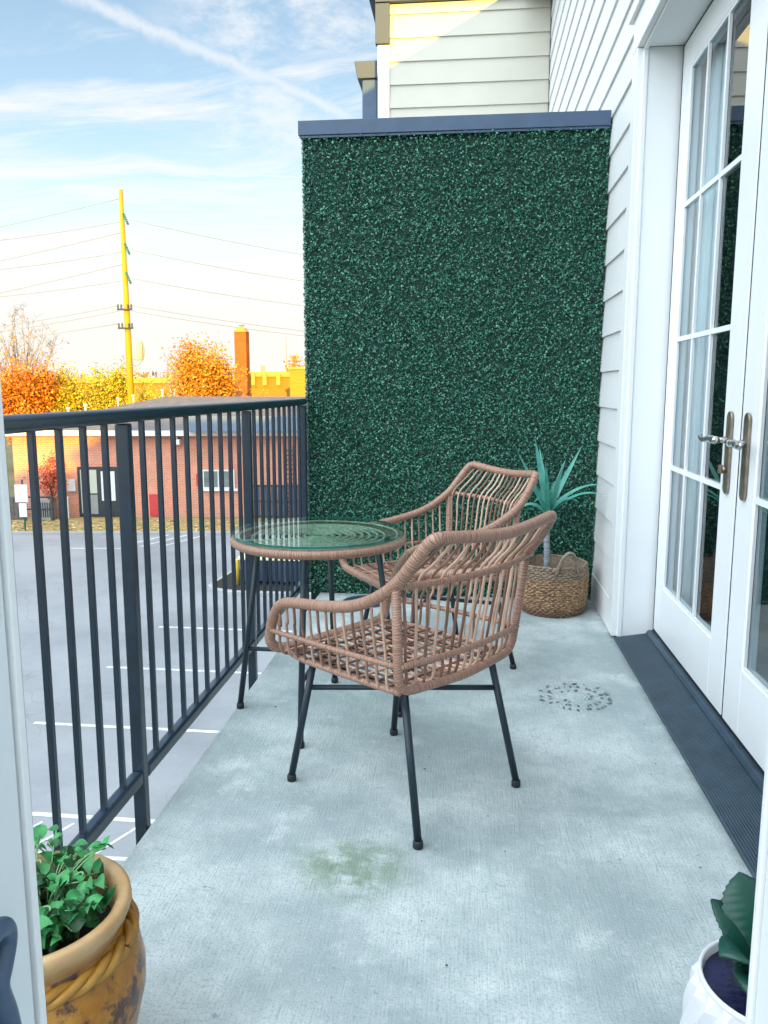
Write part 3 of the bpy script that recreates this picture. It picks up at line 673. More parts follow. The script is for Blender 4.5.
# ------------------------------------------------------------------ wicker armchair (local: +X forward, +Y left)
def make_chair():
    t = thing('wicker_armchair', 'wicker armchair nearest the camera, its back to us, on thin dark metal legs', 'armchair', (-.1716, 2.2357, 0), 2.4657, 'wicker armchairs around the glass table', local=True)
    W = .25
    half = [(-.352, .0, .808), (-.345, .10, .812), (-.335, .20, .821), (-.327, .240, .822), (-.311, .256, .806), (-.272, .268, .755), (-.225, .274, .700), (-.15, .274, .650), (-.07, .272, .616), (.02, .268, .596), (.12, .262, .581), (.21, .257, .568), (.262, .253, .548), (.298, .249, .505), (.318, .246, .455), (.322, .243, .425), (.318, .225, .405), (.312, .19, .398), (.31, .10, .397), (.31, .0, .397)]
    pts = half + [(x, -y, z) for x, y, z in half[::-1][1:-1]]
    b = MB(); b.tube(catmull(pts, 4, closed=True), .0158, 12, closed=True); b.build('arm_rail', M['cane'], t)
    # back uprights with the bottom back rail, one bent rod
    b = MB(); b.tube(roundpath([(-.225, .274, .700), (-.203, .240, .406), (-.222, 0, .399), (-.203, -.240, .406), (-.225, -.274, .700)], .05), .0125, 12); b.build('back_frame', M['cane'], t)
    def bow(xe, xm, ye, z, n=12): return [(xe + (xm - xe) * (1 - (2 * i / n - 1) ** 2), ye * (1 - 2 * i / n), z) for i in range(n + 1)]
    b = MB(); b.tube(bow(-.230, -.280, .272, .694), .0090, 10); b.tube(bow(-.214, -.240, .250, .481), .0090, 10); b.build('back_rail', M['cane'], t)
    # back spindles run on into the seat
    b = MB(); n = 15
    for i in range(n):
        f = (i + .5) / n * 2 - 1; q = 1 - f * f; tx = -.335 - .015 * q
        b.tube(catmull([(tx, f * .240, .812), (-.276 - .042 * q, f * .252, .755), (-.219 - .047 * q, f * .258, .694), (-.209 - .036 * q, f * .245, .58), (-.203 - .024 * q, f * .234, .481), (-.200 - .022 * q, f * .226, .435), (-.180 - .02 * q, f * .222, .405), (-.12, f * .220, .400)], 4), .0042, 7)
    b.build('backrest', M['rod'], t)
    b = MB()
    for i in range(n + 1):
        f = (i + .5) / (n + 1) * 2 - 1; b.tube([(-.19, f * .222, .401), (-.05, f * .225, .396), (.10, f * .225, .396), (.30, f * .225, .399)], .0040, 7)
    for i in range(9):
        x = -.15 + i * .052; b.tube([(x, -.235, .407), (x, 0, .4035), (x, .235, .407)], .0040, 7)
    b.build('seat', M['rodseat'], t)
    for sgn in (1, -1):
        b = MB(); b.tube(catmull([(.316, sgn * .250, .464), (.20, sgn * .258, .470), (0, sgn * .260, .476), (-.205, sgn * .252, .481)], 4), .0078, 9)
        b.tube(catmull([(.31, sgn * .20, .398), (.20, sgn * .232, .400), (0, sgn * .236, .401), (-.20, sgn * .232, .404)], 4), .0085, 9)
        sp = b.build('arm_spindle_rail', M['cane'], t)
        b = MB()
        for i in range(13):
            x = .268 - i * .0365
            zt = np.interp(x, [-.225, -.15, -.07, .02, .12, .21, .262, .3], [.70, .65, .616, .596, .581, .568, .548, .5]) - .006
            yt = np.interp(x, [-.225, -.07, .02, .12, .21, .3], [.274, .272, .268, .262, .257, .249])
            b.tube(catmull([(x - .004, sgn * yt, zt), (x - .003, sgn * (yt - .004), zt - .05), (x + .004, sgn * .250, .50), (x + .003, sgn * .247, .465), (x + .004, sgn * .246, .43), (x + .002, sgn * .236, .402), (x, sgn * .212, .394)], 4), .0042, 7)
        b.build('arm_panel', M['rod'], t)
    # steel frame under the seat, splayed legs, crossed stretchers
    b = MB(); q = [(.19, .185), (-.17, .185), (-.17, -.185), (.19, -.185)]
    b.tube(roundpath([(x, y, .385) for x, y in q + q[:2]], .02)[:-1], .008, 8); b.build('seat_support', M['leg'], t)
    legs = []
    for (tx, ty), (fx, fy) in zip(q, [(.256, .225), (-.256, .222), (-.246, -.222), (.262, -.225)]):
        b = MB(); b.tube([(tx, ty, .392), (fx, fy, .016)], .0105, 12); lg = b.build('leg', M['leg'], t); legs.append(((tx, ty), (fx, fy)))
        b = MB(); b.lathe([(0, 0), (.0125, 0), (.0138, .003), (.0138, .016), (.0115, .021), (0, .021)], 16, (fx, fy, 0)); b.build('foot_cap', M['black'], lg)
    def onleg(i, z): (tx, ty), (fx, fy) = legs[i]; k = (.392 - z) / (.392 - .016); return (tx + (fx - tx) * k, ty + (fy - ty) * k, z)
    b = MB(); b.tube([onleg(0, .300), onleg(2, .300)], .008, 10); b.build('stretcher', M['leg'], t)
    b = MB(); b.tube([onleg(1, .284), onleg(3, .284)], .008, 10); b.build('stretcher', M['leg'], t)
    return t
chair = make_chair()
dup(chair, (-.128, 3.33, 0), -2.58638, 'wicker armchair at the far side of the table, facing left, beside the basket planter')

# ------------------------------------------------------------------ glass table
TX, TY = -.520, 2.755
tb = thing('patio_table', 'round glass topped wicker patio table by the railing', 'table', (TX, TY, 0))
def circ(r, z, n=64): return [(TX + r * math.cos(2 * PI * i / n), TY + r * math.sin(2 * PI * i / n), z) for i in range(n)]
b = MB(); b.tube(circ(.296, .644), .0155, 12, closed=True); b.build('table_rim', M['cane'], tb)
b = MB(); b.tube(circ(.280, .659, 64), .004, 8, closed=True)
r = .025
while r < .26:
    b.tube(circ(r, .652, 48), .0048, 7, closed=True); r += .0262
for k in range(4):
    a = k * PI / 4 + .3; c, s_ = math.cos(a) * .285, math.sin(a) * .285; b.tube([(TX - c, TY - s_, .645), (TX + c, TY + s_, .645)], .004, 7)
b.build('wicker_rings', M['ring'], tb)
b = MB(); n = 72; vs = circ(.305, .665, n) + circ(.305, .673, n)
b.add(vs, [tuple(range(n, 2 * n))]); g = b.build('glass_top', M['tableglass'], tb, smooth=False)
b = MB(); b.add(vs, [(i, (i + 1) % n, n + (i + 1) % n, n + i) for i in range(n)]); b.build('glass_edge', M['glassedge'], g)
feet = [(-.302, -.009), (-.012, -.312), (.293, -.022), (.003, .285)]
for fx, fy in feet:
    k = .72; b = MB(); b.tube([(TX + fx * k, TY + fy * k, .628), (TX + fx, TY + fy, .016)], .0105, 12); lg = b.build('leg', M['leg'], tb)
    b = MB(); b.lathe([(0, 0), (.0125, 0), (.0138, .003), (.0138, .016), (.0115, .021), (0, .021)], 16, (TX + fx, TY + fy, 0)); b.build('foot_cap', M['black'], lg)
for (i, j), z in (((0, 2), .230), ((1, 3), .212)):
    k = .72 + .28 * (.628 - z) / .612; b = MB(); b.tube([(TX + feet[i][0] * k, TY + feet[i][1] * k, z), (TX + feet[j][0] * k, TY + feet[j][1] * k, z)], .008, 10); b.build('stretcher', M['leg'], tb)

# ------------------------------------------------------------------ basket planter and yucca
BX, BY = .462, 4.215
bk = thing('woven_basket', 'woven seagrass basket with looped handles in the corner by the wall', 'basket', (BX, BY, 0))
b = MB()
rows, cols = 25, 72
def br(z): return np.interp(z, [0, .03, .10, .20, .27], [.148, .166, .176, .178, .170])
for k in range(rows):                                   # each woven course is a wavy rope
    z = .008 + k * .0106; rr = br(z); na = 216
    b.tube([(BX + (rr + .0040 * math.cos(cols / 2 * a + PI * k)) * math.cos(a), BY + (rr + .0040 * math.cos(cols / 2 * a + PI * k)) * math.sin(a), z + .0013 * math.sin(a * 7 + k * 1.7)) for a in [2 * PI * i / na for i in range(na)]], .0064, 6, closed=True)
b.lathe([(.145, .004), (br(.1) - .012, .1), (br(.26) - .010, .26)], 40, (BX, BY, 0), cap0=True)
b.build('basket_body', M['seagrass'], bk)
for a0, tilt in ((-1.25, .02), (1.9, -.01)):
    b = MB()
    for off in (0, .009):
        pts = []
        for i in range(15):
            u = i / 14; aa = a0 - .34 + .68 * u; rad = .172 + off + tilt * math.sin(PI * u)
            pts.append((BX + rad * math.cos(aa), BY + rad * math.sin(aa), .225 + .125 * math.sin(PI * u) ** .75))
        b.tube(pts, .0075, 8)
    b.build('basket_handle', M['handle'], bk)
b = MB(); b.lathe([(.0, .17), (.08, .172), (.160, .165)], 32, (BX, BY, 0)); b.build('soil', M['soil'], bk)
yu = thing('potted_yucca', 'blue green spiky yucca plant standing in the woven basket', 'plant', (BX - .035, BY, .17))
b = MB(); pts = [(.428, 4.205, .165), (.427, 4.205, .30), (.421, 4.20, .42), (.423, 4.20, .52)]
b.tube(catmull(pts, 8), [.0155 + .0022 * (i % 2) for i in range(25)], 12); b.build('stem', M['stem'], yu)
b = MB(); base = Vector((.423, 4.20, .505))
tips = [((.257, 4.20, .848), .028), ((.345, 4.19, .918), .030), ((.594, 4.24, .880), .026), ((.485, 4.10, .790), .028), ((.684, 4.10, .690), .022), ((.672, 4.02, .650), .020), ((.262, 4.16, .540), .020), ((.566, 4.10, .600), .022), ((.38, 4.30, .86), .028), ((.30, 4.32, .72), .024), ((.52, 4.32, .80), .026), ((.43, 4.02, .66), .024), ((.34, 4.06, .60), .02), ((.48, 4.34, .68), .022), ((.40, 4.16, .80), .026)]
lp = lambda t: min(1, .45 + 2.2 * t) * (1 - t ** 2.2) + .02
for tp, wd in tips:
    tp = Vector(tp); ddz = tp.z - base.z; mid = base + (tp - base) * .5
    droop = .10 if ddz < .2 else .02
    mid.z += droop; mid = base + (mid - base) * 1.0
    b.leaf(base + Vector((random.uniform(-.008, .008), random.uniform(-.008, .008), random.uniform(-.01, .02))), mid, tp, wd * .62, up=(random.uniform(-.3, .3), -.6, .8), n=10, fold=.35, prof=lp)
b.build('leaves', M['yucca'], yu)

# ------------------------------------------------------------------ dark round disc by the screen foot
dr = thing('dark_disc', 'flat dark round disc on the concrete below the boxwood screen', 'drain cover', (-.55, 4.27, 0))
b = MB(); b.lathe([(0, .008), (.11, .008), (.125, .006), (.128, 0)], 40, (-.55, 4.27, .0005)); b.build('cover', M['sill'], dr)
b = MB()
for rr in (.03, .06, .09): b.tube([(-.55 + rr * math.cos(2 * PI * i / 40), 4.27 + rr * math.sin(2 * PI * i / 40), .009) for i in range(40)], .003, 6, closed=True)
b.build('rib', M['sill'], dr)

# ------------------------------------------------------------------ terracotta urn with vine
UX, UY, UZ = -.693, 1.115, .345
ur = thing('terracotta_urn', 'mottled brown terracotta urn with rope band near the doorway', 'pot', (UX, UY, 0))
b = MB(); b.lathe([(.0, 0), (.105, 0), (.112, .01), (.135, .06), (.160, .12), (.1735, .18), (.1745, .215), (.168, .25), (.152, .28), (.141, .295)], 64, (UX, UY, 0)); b.build('urn_body', M['terracotta'], ur)
b = MB(); b.lathe([(.140, .293), (.143, .305), (.152, .318), (.1575, .332), (.156, .343), (.149, .347), (.138, .344), (.131, .334), (.128, .30), (.127, .26)], 64, (UX, UY, 0)); b.build('urn_rim', M['potrim'], ur)
b = MB()
for ph in (0, 2 * PI / 3, 4 * PI / 3):
    pts = []
    for i in range(264):
        a = 2 * PI * i / 264; q = a * 8 + ph; rr = .1535 + .0070 * math.cos(q); pts.append((UX + rr * math.cos(a), UY + rr * math.sin(a), .282 + .0075 * math.sin(q)))
    b.tube(pts, .0076, 7, closed=True)
b.build('rope_band', M['rope'], ur)
b = MB(); b.lathe([(0, .288), (.127, .286)], 32, (UX, UY, 0)); b.build('soil', M['soil'], ur)
vn = thing('trailing_vine', 'leafy bright green vine growing in the terracotta urn', 'plant', (UX, UY, .288))
b = MB(); sb = MB(); rv = random.Random(3)
hp = lambda t: (math.sin(PI * min(1, (t + .04) / 1.04) ** .62) ** .9) * (1 - .35 * max(0, t - .6)) + .02
U2 = Vector((UX, UY))
for k in range(96):
    a = rv.uniform(0, 2 * PI); ln = .125 * math.sqrt(rv.random()); hgt = rv.uniform(.035, .085)
    if k >= 86: a = rv.uniform(.8, 2.6); ln = rv.uniform(.12, .155); hgt = rv.uniform(.075, .105)
    root = Vector((UX + .08 * math.cos(a) * rv.random(), UY + .08 * math.sin(a) * rv.random(), .285))
    end = Vector((UX + math.cos(a) * ln, UY + math.sin(a) * ln, .285 + hgt))
    mid = root * .5 + end * .5 + Vector((rv.uniform(-.01, .01), rv.uniform(-.01, .01), .03))
    cv = catmull([root, mid, end], 6); sb.tube(cv, .0013, 5)
    for j in range(4):
        p = cv[3 + 3 * j]; aa = a + rv.uniform(-2.4, 2.4); l = rv.uniform(.018, .034)
        d = Vector((math.cos(aa), math.sin(aa), rv.uniform(-.5, .6))).normalized()
        tip = p + d * l; tip.z -= rv.uniform(0, .012)
        if (tip.xy - U2).length > .120 and tip.z < .358: tip.z = .360 + rv.uniform(0, .01)
        if (p.xy - U2).length > .118 and p.z < .356: continue
        b.leaf(p, p + d * l * .5 + Vector((0, 0, .008)), tip, l * rv.uniform(.30, .42), up=(rv.uniform(-.9, .9), rv.uniform(-.9, .5), 1), n=6, fold=rv.uniform(.1, .4), prof=hp)
for k in range(7):                                    # curling tendrils
    a = rv.uniform(0, 2 * PI); c0 = Vector((UX + .07 * math.cos(a), UY + .07 * math.sin(a), .345)); rr_ = rv.uniform(.012, .022)
    sb.tube([c0 + Vector((rr_ * math.cos(t), rr_ * math.sin(t) * .6, .02 + .012 * math.sin(t + 1))) for t in [i * .35 for i in range(14)]], .0017, 5)
b.build('leaves', M['vine'], vn); sb.build('stem', M['vinestem'], vn)

# ------------------------------------------------------------------ white faceted pot with agave
AX, AY = .474, 1.15
wp = thing('faceted_pot', 'white ceramic pot with raised diamond facets at the right edge', 'pot', (AX, AY, 0))
b = MB(); nr, nc = 14, 44; vs = []; fs = []
def pr(z): return np.interp(z, [0, .02, .08, .15, .22, .268], [.082, .093, .111, .118, .112, .103])
for k in range(nr + 1):
    z = .268 * k / nr
    for j in range(nc):
        a = 2 * PI * (j + .5 * (k % 2)) / nc; bumpv = .0095 if (j % 2 == (k // 2) % 2) else -.0035
        if k in (0, nr): bumpv = 0
        vs.append((AX + (pr(z) + bumpv) * math.cos(a), AY + (pr(z) + bumpv) * math.sin(a), z))
for k in range(nr):
    for j in range(nc):
        a, bb = k * nc + j, k * nc + (j + 1) % nc; c, d = a + nc, bb + nc
        if k % 2 == 0: fs += [(a, bb, c), (bb, d, c)]
        else: fs += [(a, bb, d), (a, d, c)]
b.add(vs, fs); b.build('pot_body', M['whitepot'], wp, smooth=False)
b = MB(); b.lathe([(.1025, .266), (.1045, .270), (.104, .276), (.101, .278), (.098, .275), (.0965, .24), (.0955, .21)], 48, (AX, AY, 0)); b.build('pot_rim', M['whitepot'], wp)
b = MB(); b.lathe([(0, .264), (.0965, .262)], 32, (AX, AY, 0)); b.build('pebbles', M['bluesoil'], wp)
ag = thing('potted_agave', 'dark green agave with toothed broad leaves in the white faceted pot', 'plant', (AX, AY, .24))
b = MB(); ap = lambda t: .55 + .9 * t if t < .5 else max(.02, 1 - ((t - .5) / .5) ** 1.9)
for tp, wd, lift in [((.455, 1.262, .384), .050, .03), ((.385, 1.12, .335), .036, .06), ((.415, 1.20, .33), .042, .02), ((.43, 1.08, .29), .042, .03), ((.53, 1.20, .40), .048, .03), ((.42, 1.075, .30), .040, .05), ((.51, 1.05, .33), .045, .05), ((.575, 1.13, .35), .045, .05), ((.47, 1.16, .42), .035, .01), ((.40, 1.22, .36), .034, .03)]:
    tp = Vector(tp); bs = Vector((AX, AY, .248)) + (tp - Vector((AX, AY, .248))) * .10; mid = bs + (tp - bs) * .55 + Vector((0, 0, lift))
    b.leaf(bs, mid, tp, wd, up=(0, 0, 1), n=26, fold=.12, prof=ap, teeth=.05)
b.build('leaves', M['agave'], ag, smooth=True, solid=.004)

# ------------------------------------------------------------------ brick building across the lot (local frame turned with it)
def bthing(name, label, cat, u, v, z, group=None): 
    p = BF @ Vector((u, v, z)); return thing(name, label, cat, tuple(p), YAW, group, local=True)
class LB(MB):                      # builder in the turned frame, recentred on a thing
    def __init__(s, o): super().__init__(); s.o = o
    def build(s, name, material, parent=None, **k):
        s.v = [(x - s.o[0], y - s.o[1], z - s.o[2]) for x, y, z in s.v]; return super().build(name, material, parent, **k)
O = (-8.0, 37.0, GZ)
bb = bthing('brick_building', 'low red brick building with hipped shingle roof across the parking lot', 'building', *O)
V0 = 37.0; TOP = -.98
b = LB(O); b.box(-17.2, 6, V0, V0 + 15, GZ - .2, TOP); b.build('brick_wall', M['brick'], bb, smooth=False)
b = LB(O); u0, u1, v0, v1, ze, zr = -17.7, 6.5, V0 - .5, V0 + 15.5, -.72, .74; vm = 45
b.add([(u0, v0, ze), (u1, v0, ze), (u1, v1, ze), (u0, v1, ze), (-12.2, vm, zr), (u1, vm, zr)], [(0, 1, 5, 4), (2, 3, 4, 5), (3, 0, 4), (1, 2, 5), (3, 2, 1, 0)])
rf = b.build('roof', M['roof'], bb, smooth=False)
for k in range(7):
    f = k / 7; b = LB(O); uu = -15.6 + k * .55; tt = (uu - u0) / (-12.2 - u0); vv = v0 + (vm - v0) * tt; zz = ze + (zr - ze) * tt
    if k in (2, 5): continue
    b.tube([(uu, vv, zz - .02), (uu, vv, zz + .34)], .05, 8); b.lathe([(.0, .34), (.10, .34), (.10, .42), (0, .43)], 10, (uu, vv, zz)); b.build('vent_pipe', M['fascia'], rf)
b = LB(O); b.box(u0, u1, v0 - .03, v0 + .02, -.96, -.715); b.build('fascia_board', M['fascia'], bb, smooth=False)
b = LB(O); b.box(-8.9, 4, V0 - 1.1, V0 - .56, -.72, -.06); b.build('metal_canopy', M['slateband'], bb, smooth=False)
# storefront door
dr_ = LB(O); dr_.box(-14.25, -12.35, V0 - .06, V0 - .004, GZ + .08, -2.42); fr = dr_.build('door', M['darkframe'], bb, smooth=False)
b = LB(O); b.box(-14.12, -13.92, V0 - .075, V0 - .062, GZ + .25, -2.55); b.box(-13.84, -13.36, V0 - .075, V0 - .062, -3.65, -2.55); b.build('blind_pane', M['palepane'], fr, smooth=False)
b = LB(O); b.box(-13.84, -13.36, V0 - .075, V0 - .062, GZ + .2, -3.72); b.build('kick_panel', M['acgrey'], fr, smooth=False)
b = LB(O); b.box(-13.16, -12.98, V0 - .075, V0 - .062, -4.0, -2.62); b.box(-12.72, -12.52, V0 - .075, V0 - .062, -4.0, -2.62); b.build('door_pane', M['doorpane'], fr, smooth=False)
# window
b = LB(O); b.box(-8.45, -6.95, V0 - .07, V0 - .004, -3.42, -2.55); wn = b.build('window', M['fascia'], bb, smooth=False)
b = LB(O); b.box(-8.37, -7.74, V0 - .085, V0 - .072, -3.36, -2.62); b.box(-7.68, -7.03, V0 - .085, V0 - .072, -3.36, -2.62); b.build('pane', M['greypane'], wn, smooth=False)
b = LB(O); b.box(-8.6, -6.8, V0 - .14, V0 - .073, -3.54, -3.425); b.build('sill', M['fascia'], wn, smooth=False)
b = LB(O); b.box(-9.75, -9.35, V0 - .45, V0 - .03, -1.36, -1.12); b.box(-9.62, -9.5, V0 - .25, V0 - .004, -1.12, -1.0); b.build('flood_light', M['fascia'], bb, smooth=False)
b = LB(O); b.box(-8.72, -8.52, V0 - .12, V0 - .004, -3.3, -2.75); b.build('alarm_box', M['red'], bb, smooth=False)
b = LB(O); b.box(-10.95, -10.55, V0 - .1, V0 - .004, GZ + .1, -3.7); b.build('fire_cabinet', M['red'], bb, smooth=False)
b = LB(O); b.box(-14.75, -14.35, V0 - .12, V0 - .004, -3.55, -3.0); b.build('meter_box', M['fascia'], bb, smooth=False)

def simple(name, label, cat, o, parts, group=None):
    t = bthing(name, label, cat, *o, group=group)
    for nm, boxes, m in parts:
        b = LB(o)
        for bx in boxes: b.box(*bx)
        b.build(nm, m, t, smooth=False, bevel=.01)
    return t
z0 = GZ + .1
simple('air_conditioner', 'grey slatted air conditioning unit against the brick wall beside the storefront door', 'air conditioner', (-15.6, 36.2, z0),
       [('cabinet', [(-16.05, -15.15, 35.85, 36.6, z0, z0 + .92)], M['acgrey']), ('grille', [(-16.0 + k * .1, -15.95 + k * .1, 35.83, 35.848, z0 + .12, z0 + .8) for k in range(9)], M['darkframe'])])
simple('pipe_guard', 'dark metal guard frame around the grey unit by the brick wall', 'guard rail', (-15.4, 35.6, z0),
       [('post', [(-16.2, -16.12, 35.5, 35.58, z0, z0 + 1.15), (-14.95, -14.87, 35.5, 35.58, z0, z0 + 1.15)], M['darkframe']), ('rail', [(-16.12, -14.95, 35.51, 35.57, z0 + 1.05, z0 + 1.12), (-16.12, -14.95, 35.51, 35.57, z0 + .5, z0 + .57)], M['darkframe'])])
simple('board_fence', 'short dark board fence at the left end of the brick building', 'fence', (-17.6, 35.9, z0),
       [('board', [(-18.6 + k * .2, -18.42 + k * .2, 35.9, 35.94, z0, z0 + 1.05) for k in range(11)], M['darkfence']), ('rail', [(-18.65, -16.4, 35.945, 36.0, z0 + .8, z0 + .9), (-18.65, -16.4, 35.945, 36.0, z0 + .2, z0 + .3)], M['darkframe'])])
simple('bollard', 'white bollard post standing beside the storefront door', 'bollard', (-14.55, 36.3, z0), [('post', [(-14.62, -14.48, 36.23, 36.37, z0, z0 + .95)], M['fascia']), ('cap', [(-14.64, -14.46, 36.21, 36.39, z0 + .952, z0 + 1.0)], M['fascia'])])
sg = simple('parking_sign', 'sign post with a pale pink plate over a smaller white plate at the lot edge', 'sign', (-15.1, 33.1, z0),
       [('post', [(-15.14, -15.07, 33.1, 33.15, z0, z0 + 2.15)], M['greenpost']), ('sign_plate', [(-15.42, -14.88, 33.06, 33.085, z0 + 1.2, z0 + 1.95)], M['signred']), ('sign_plate', [(-15.28, -14.96, 33.06, 33.085, z0 + .58, z0 + 1.16)], M['signwhite'])])
simple('gate', 'dark metal panel gate by the right part of the brick wall', 'gate', (-4.8, 36.3, z0),
       [('frame', [(-6.1, -6.0, 36.3, 36.38, z0, z0 + 1.62), (-3.6, -3.5, 36.3, 36.38, z0, z0 + 1.62), (-6.0, -3.6, 36.3, 36.38, z0 + 1.45, z0 + 1.55), (-6.0, -3.6, 36.3, 36.38, z0 + .75, z0 + .83), (-6.0, -3.6, 36.3, 36.38, z0 + .05, z0 + .13)], M['darkframe']), ('panel', [(-5.98 + k * .16, -5.86 + k * .16, 36.33, 36.35, z0 + .1, z0 + 1.5) for k in range(15)], M['skip'])])
simple('trellis', 'tall dark trellis leaning at the brick wall beside the gate', 'trellis', (-4.4, 36.8, z0),
       [('rail', [(-4.62, -4.57, 36.8, 36.84, z0, z0 + 3.3), (-4.22, -4.17, 36.8, 36.84, z0, z0 + 3.3)], M['darkframe']), ('rung', [(-4.57, -4.22, 36.805, 36.835, z0 + .2 + k * .22, z0 + .25 + k * .22) for k in range(14)], M['darkframe'])])

# bollard and dumpster at the island
t = thing('safety_bollard', 'yellow steel safety bollard at the corner of the kerb island', 'bollard', (-6.86, 22.95, GZ + .155))
b = MB(); b.lathe([(0.0, 0), (.09, 0), (.09, .70), (.075, .76), (.04, .79), (0, .80)], 20, (-6.86, 22.95, GZ + .15)); b.build('post', M['yellow'], t)
b = MB(); b.lathe([(.12, 0), (.12, .03), (.093, .035)], 20, (-6.86, 22.95, GZ + .155)); b.build('base_flange', M['darkframe'], t)
t = thing('dumpster', 'long low navy steel dumpster with pale yellow top edge standing on the kerb island', 'dumpster', (-5, 23.4, GZ + .155))
b = MB(); b.prism([(23.0, GZ + .25), (24.4, GZ + .25), (24.6, GZ + .92), (22.9, GZ + .92)], 0, -6.75, -3.0); b.build('body', M['skip'], t, smooth=False, bevel=.02)
b = MB(); b.box(-6.80, -2.95, 22.85, 24.65, GZ + .925, GZ + 1.02); b.build('top_edge', M['cream'], t, smooth=False, bevel=.015)
b = MB()
for k in range(7): b.box(-6.6 + k * .58, -6.5 + k * .58, 22.84, 22.93, GZ + .27, GZ + .9)
b.build('rib', M['skip'], t, smooth=False)
for x in (-6.4, -3.4):
    b = MB(); b.box(x - .15, x + .15, 23.1, 24.2, GZ + .156, GZ + .248); b.build('skid', M['darkframe'], t, smooth=False)

# ------------------------------------------------------------------ trees
def tree(name, label, x, y, zg, h, crown, leafm, nleaf, ls, seed, cat='tree', group=None, bare=0, spread=1.0, trunk=.18, limbs=16, sparse=.0):
    """crown: list of (dx,dy,z,rx,ry,rz) blobs that the limbs reach into"""
    rr = random.Random(seed); t = thing(name, label, cat, (x, y, zg), 0, group)
    tb_ = MB(); lf = []; base = Vector((x, y, zg))
    top = base + Vector((0, 0, h * .55)); tb_.tube(catmull([base - Vector((0, 0, .1)), base + Vector((rr.uniform(-.1, .1), 0, h * .25)), top], 4), [trunk * (1 - .6 * i / 8) for i in range(9)], 8)
    tips = []
    for k in range(limbs):
        bl = rr.choice(crown); a = rr.uniform(0, 2 * PI); zz = rr.uniform(-1, 1); q = rr.uniform(.35, 1) ** .5
        e = Vector((x + bl[0] + bl[3] * q * math.cos(a) * math.sqrt(1 - zz * zz), y + bl[1] + bl[4] * q * math.sin(a) * math.sqrt(1 - zz * zz), bl[2] + bl[5] * q * zz))
        s0 = base + (top - base) * rr.uniform(.45, 1); m = s0 * .5 + e * .5 + Vector((rr.uniform(-.3, .3), rr.uniform(-.3, .3), rr.uniform(-.1, .4)))
        cv = catmull([s0, m, e], 5); tb_.tube(cv, [trunk * .38 * (1 - .85 * i / 10) for i in range(11)], 5)
        for j in range(6, 11): tips.append(cv[j])
        for w_ in range(7 if bare else 3):
            p = cv[rr.randrange(4, 11)]; d = Vector((rr.uniform(-1, 1), rr.uniform(-1, 1), rr.uniform(.1, 1.6))).normalized() * rr.uniform(.5, 1.3) * spread
            q1 = p + d * .5 + Vector((rr.uniform(-.1, .1), 0, .05)); tb_.tube([p, q1, p + d], [trunk * .10, trunk * .07, trunk * .03], 4); tips += [q1, p + d]
            if bare:
                for u in range(3):
                    d2 = (d + Vector((rr.uniform(-.8, .8), rr.uniform(-.8, .8), rr.uniform(0, .7)))).normalized() * rr.uniform(.4, .9) * spread; tb_.tube([q1, q1 + d2], [trunk * .055, trunk * .02], 3)
    tb_.build('trunk', M['twig'] if bare else M['bark'], t)
    if nleaf:
        T = np.array([tuple(p) for p in tips]); g = np.random.default_rng(seed); idx = g.integers(0, len(T), nleaf)
        sig = np.array([g.uniform(.22, .55) for _ in T])[idx][:, None] * spread
        P = T[idx] + g.normal(0, 1, (nleaf, 3)) * sig
        P[:, 2] = np.maximum(P[:, 2], zg + .2)
        nn = g.normal(0, 1, (nleaf, 3)); nn[:, 2] += .5; nn /= np.linalg.norm(nn, axis=1)[:, None]
        tt = g.normal(0, 1, (nleaf, 3)); tt -= nn * (tt * nn).sum(1)[:, None]; tt /= np.linalg.norm(tt, axis=1)[:, None]; ss = np.cross(nn, tt)
        Lh = g.uniform(.6, 1.2, nleaf)[:, None] * ls; Wh = Lh * .62
        V = np.stack([P - tt * Lh, P + ss * Wh, P + tt * Lh, P - ss * Wh], 1).reshape(-1, 3)
        b = MB(); b.v = V.tolist(); b.f = [(4 * i, 4 * i + 1, 4 * i + 2, 4 * i + 3) for i in range(nleaf)]; b.uv = [[(0, 0)] * 4]
        b.build('crown', leafm, t, smooth=False)
    return t
G = 'autumn trees behind the brick building'
tree('maple_tree', 'dense deep orange maple at the left edge of the view', -32.0, 55, GZ, 8.6, [(0, 0, .5, 2.6, 2.6, 3.0), (-.9, 0, -1.2, 2.6, 2.6, 2.0), (.7, 0, 1.2, 1.5, 1.5, 1.9)], M['leaf_orange'], 16000, .115, 1, group=G, limbs=44)
tree('bare_tree', 'bare grey twiggy tree rising above the orange maple', -36.0, 62, GZ, 10.5, [(0, 0, 4.2, 3.2, 3, 3.4)], M['leaf_amber'], 260, .12, 2, group=G, bare=1, limbs=34, trunk=.18)
tree('yellow_tree', 'bright yellow bushy tree just right of the orange maple', -29.4, 57, GZ, 6.6, [(0, 0, -.2, 2.2, 2.4, 2.3), (.8, 0, -1, 2, 2, 2), (-.4, 0, 1.4, .9, .9, .9)], M['leaf_yellow'], 11000, .105, 3, group=G, limbs=34)
tree('yellow_tree', 'greenish yellow tree directly left of the utility pole', -26.3, 57, GZ, 6.8, [(0, 0, -.2, 2.0, 2.4, 2.2), (-1, 0, -1, 2, 2, 2), (.5, 0, 1.5, .9, .8, .8)], M['leaf_yellow'], 10000, .105, 4, group=G, limbs=34)
tree('yellow_tree', 'low yellow tree just right of the utility pole base', -23.4, 57, GZ, 5.4, [(0, 0, -.6, 1.7, 1.7, 1.5)], M['leaf_yellow'], 5200, .105, 5, group=G, limbs=22)
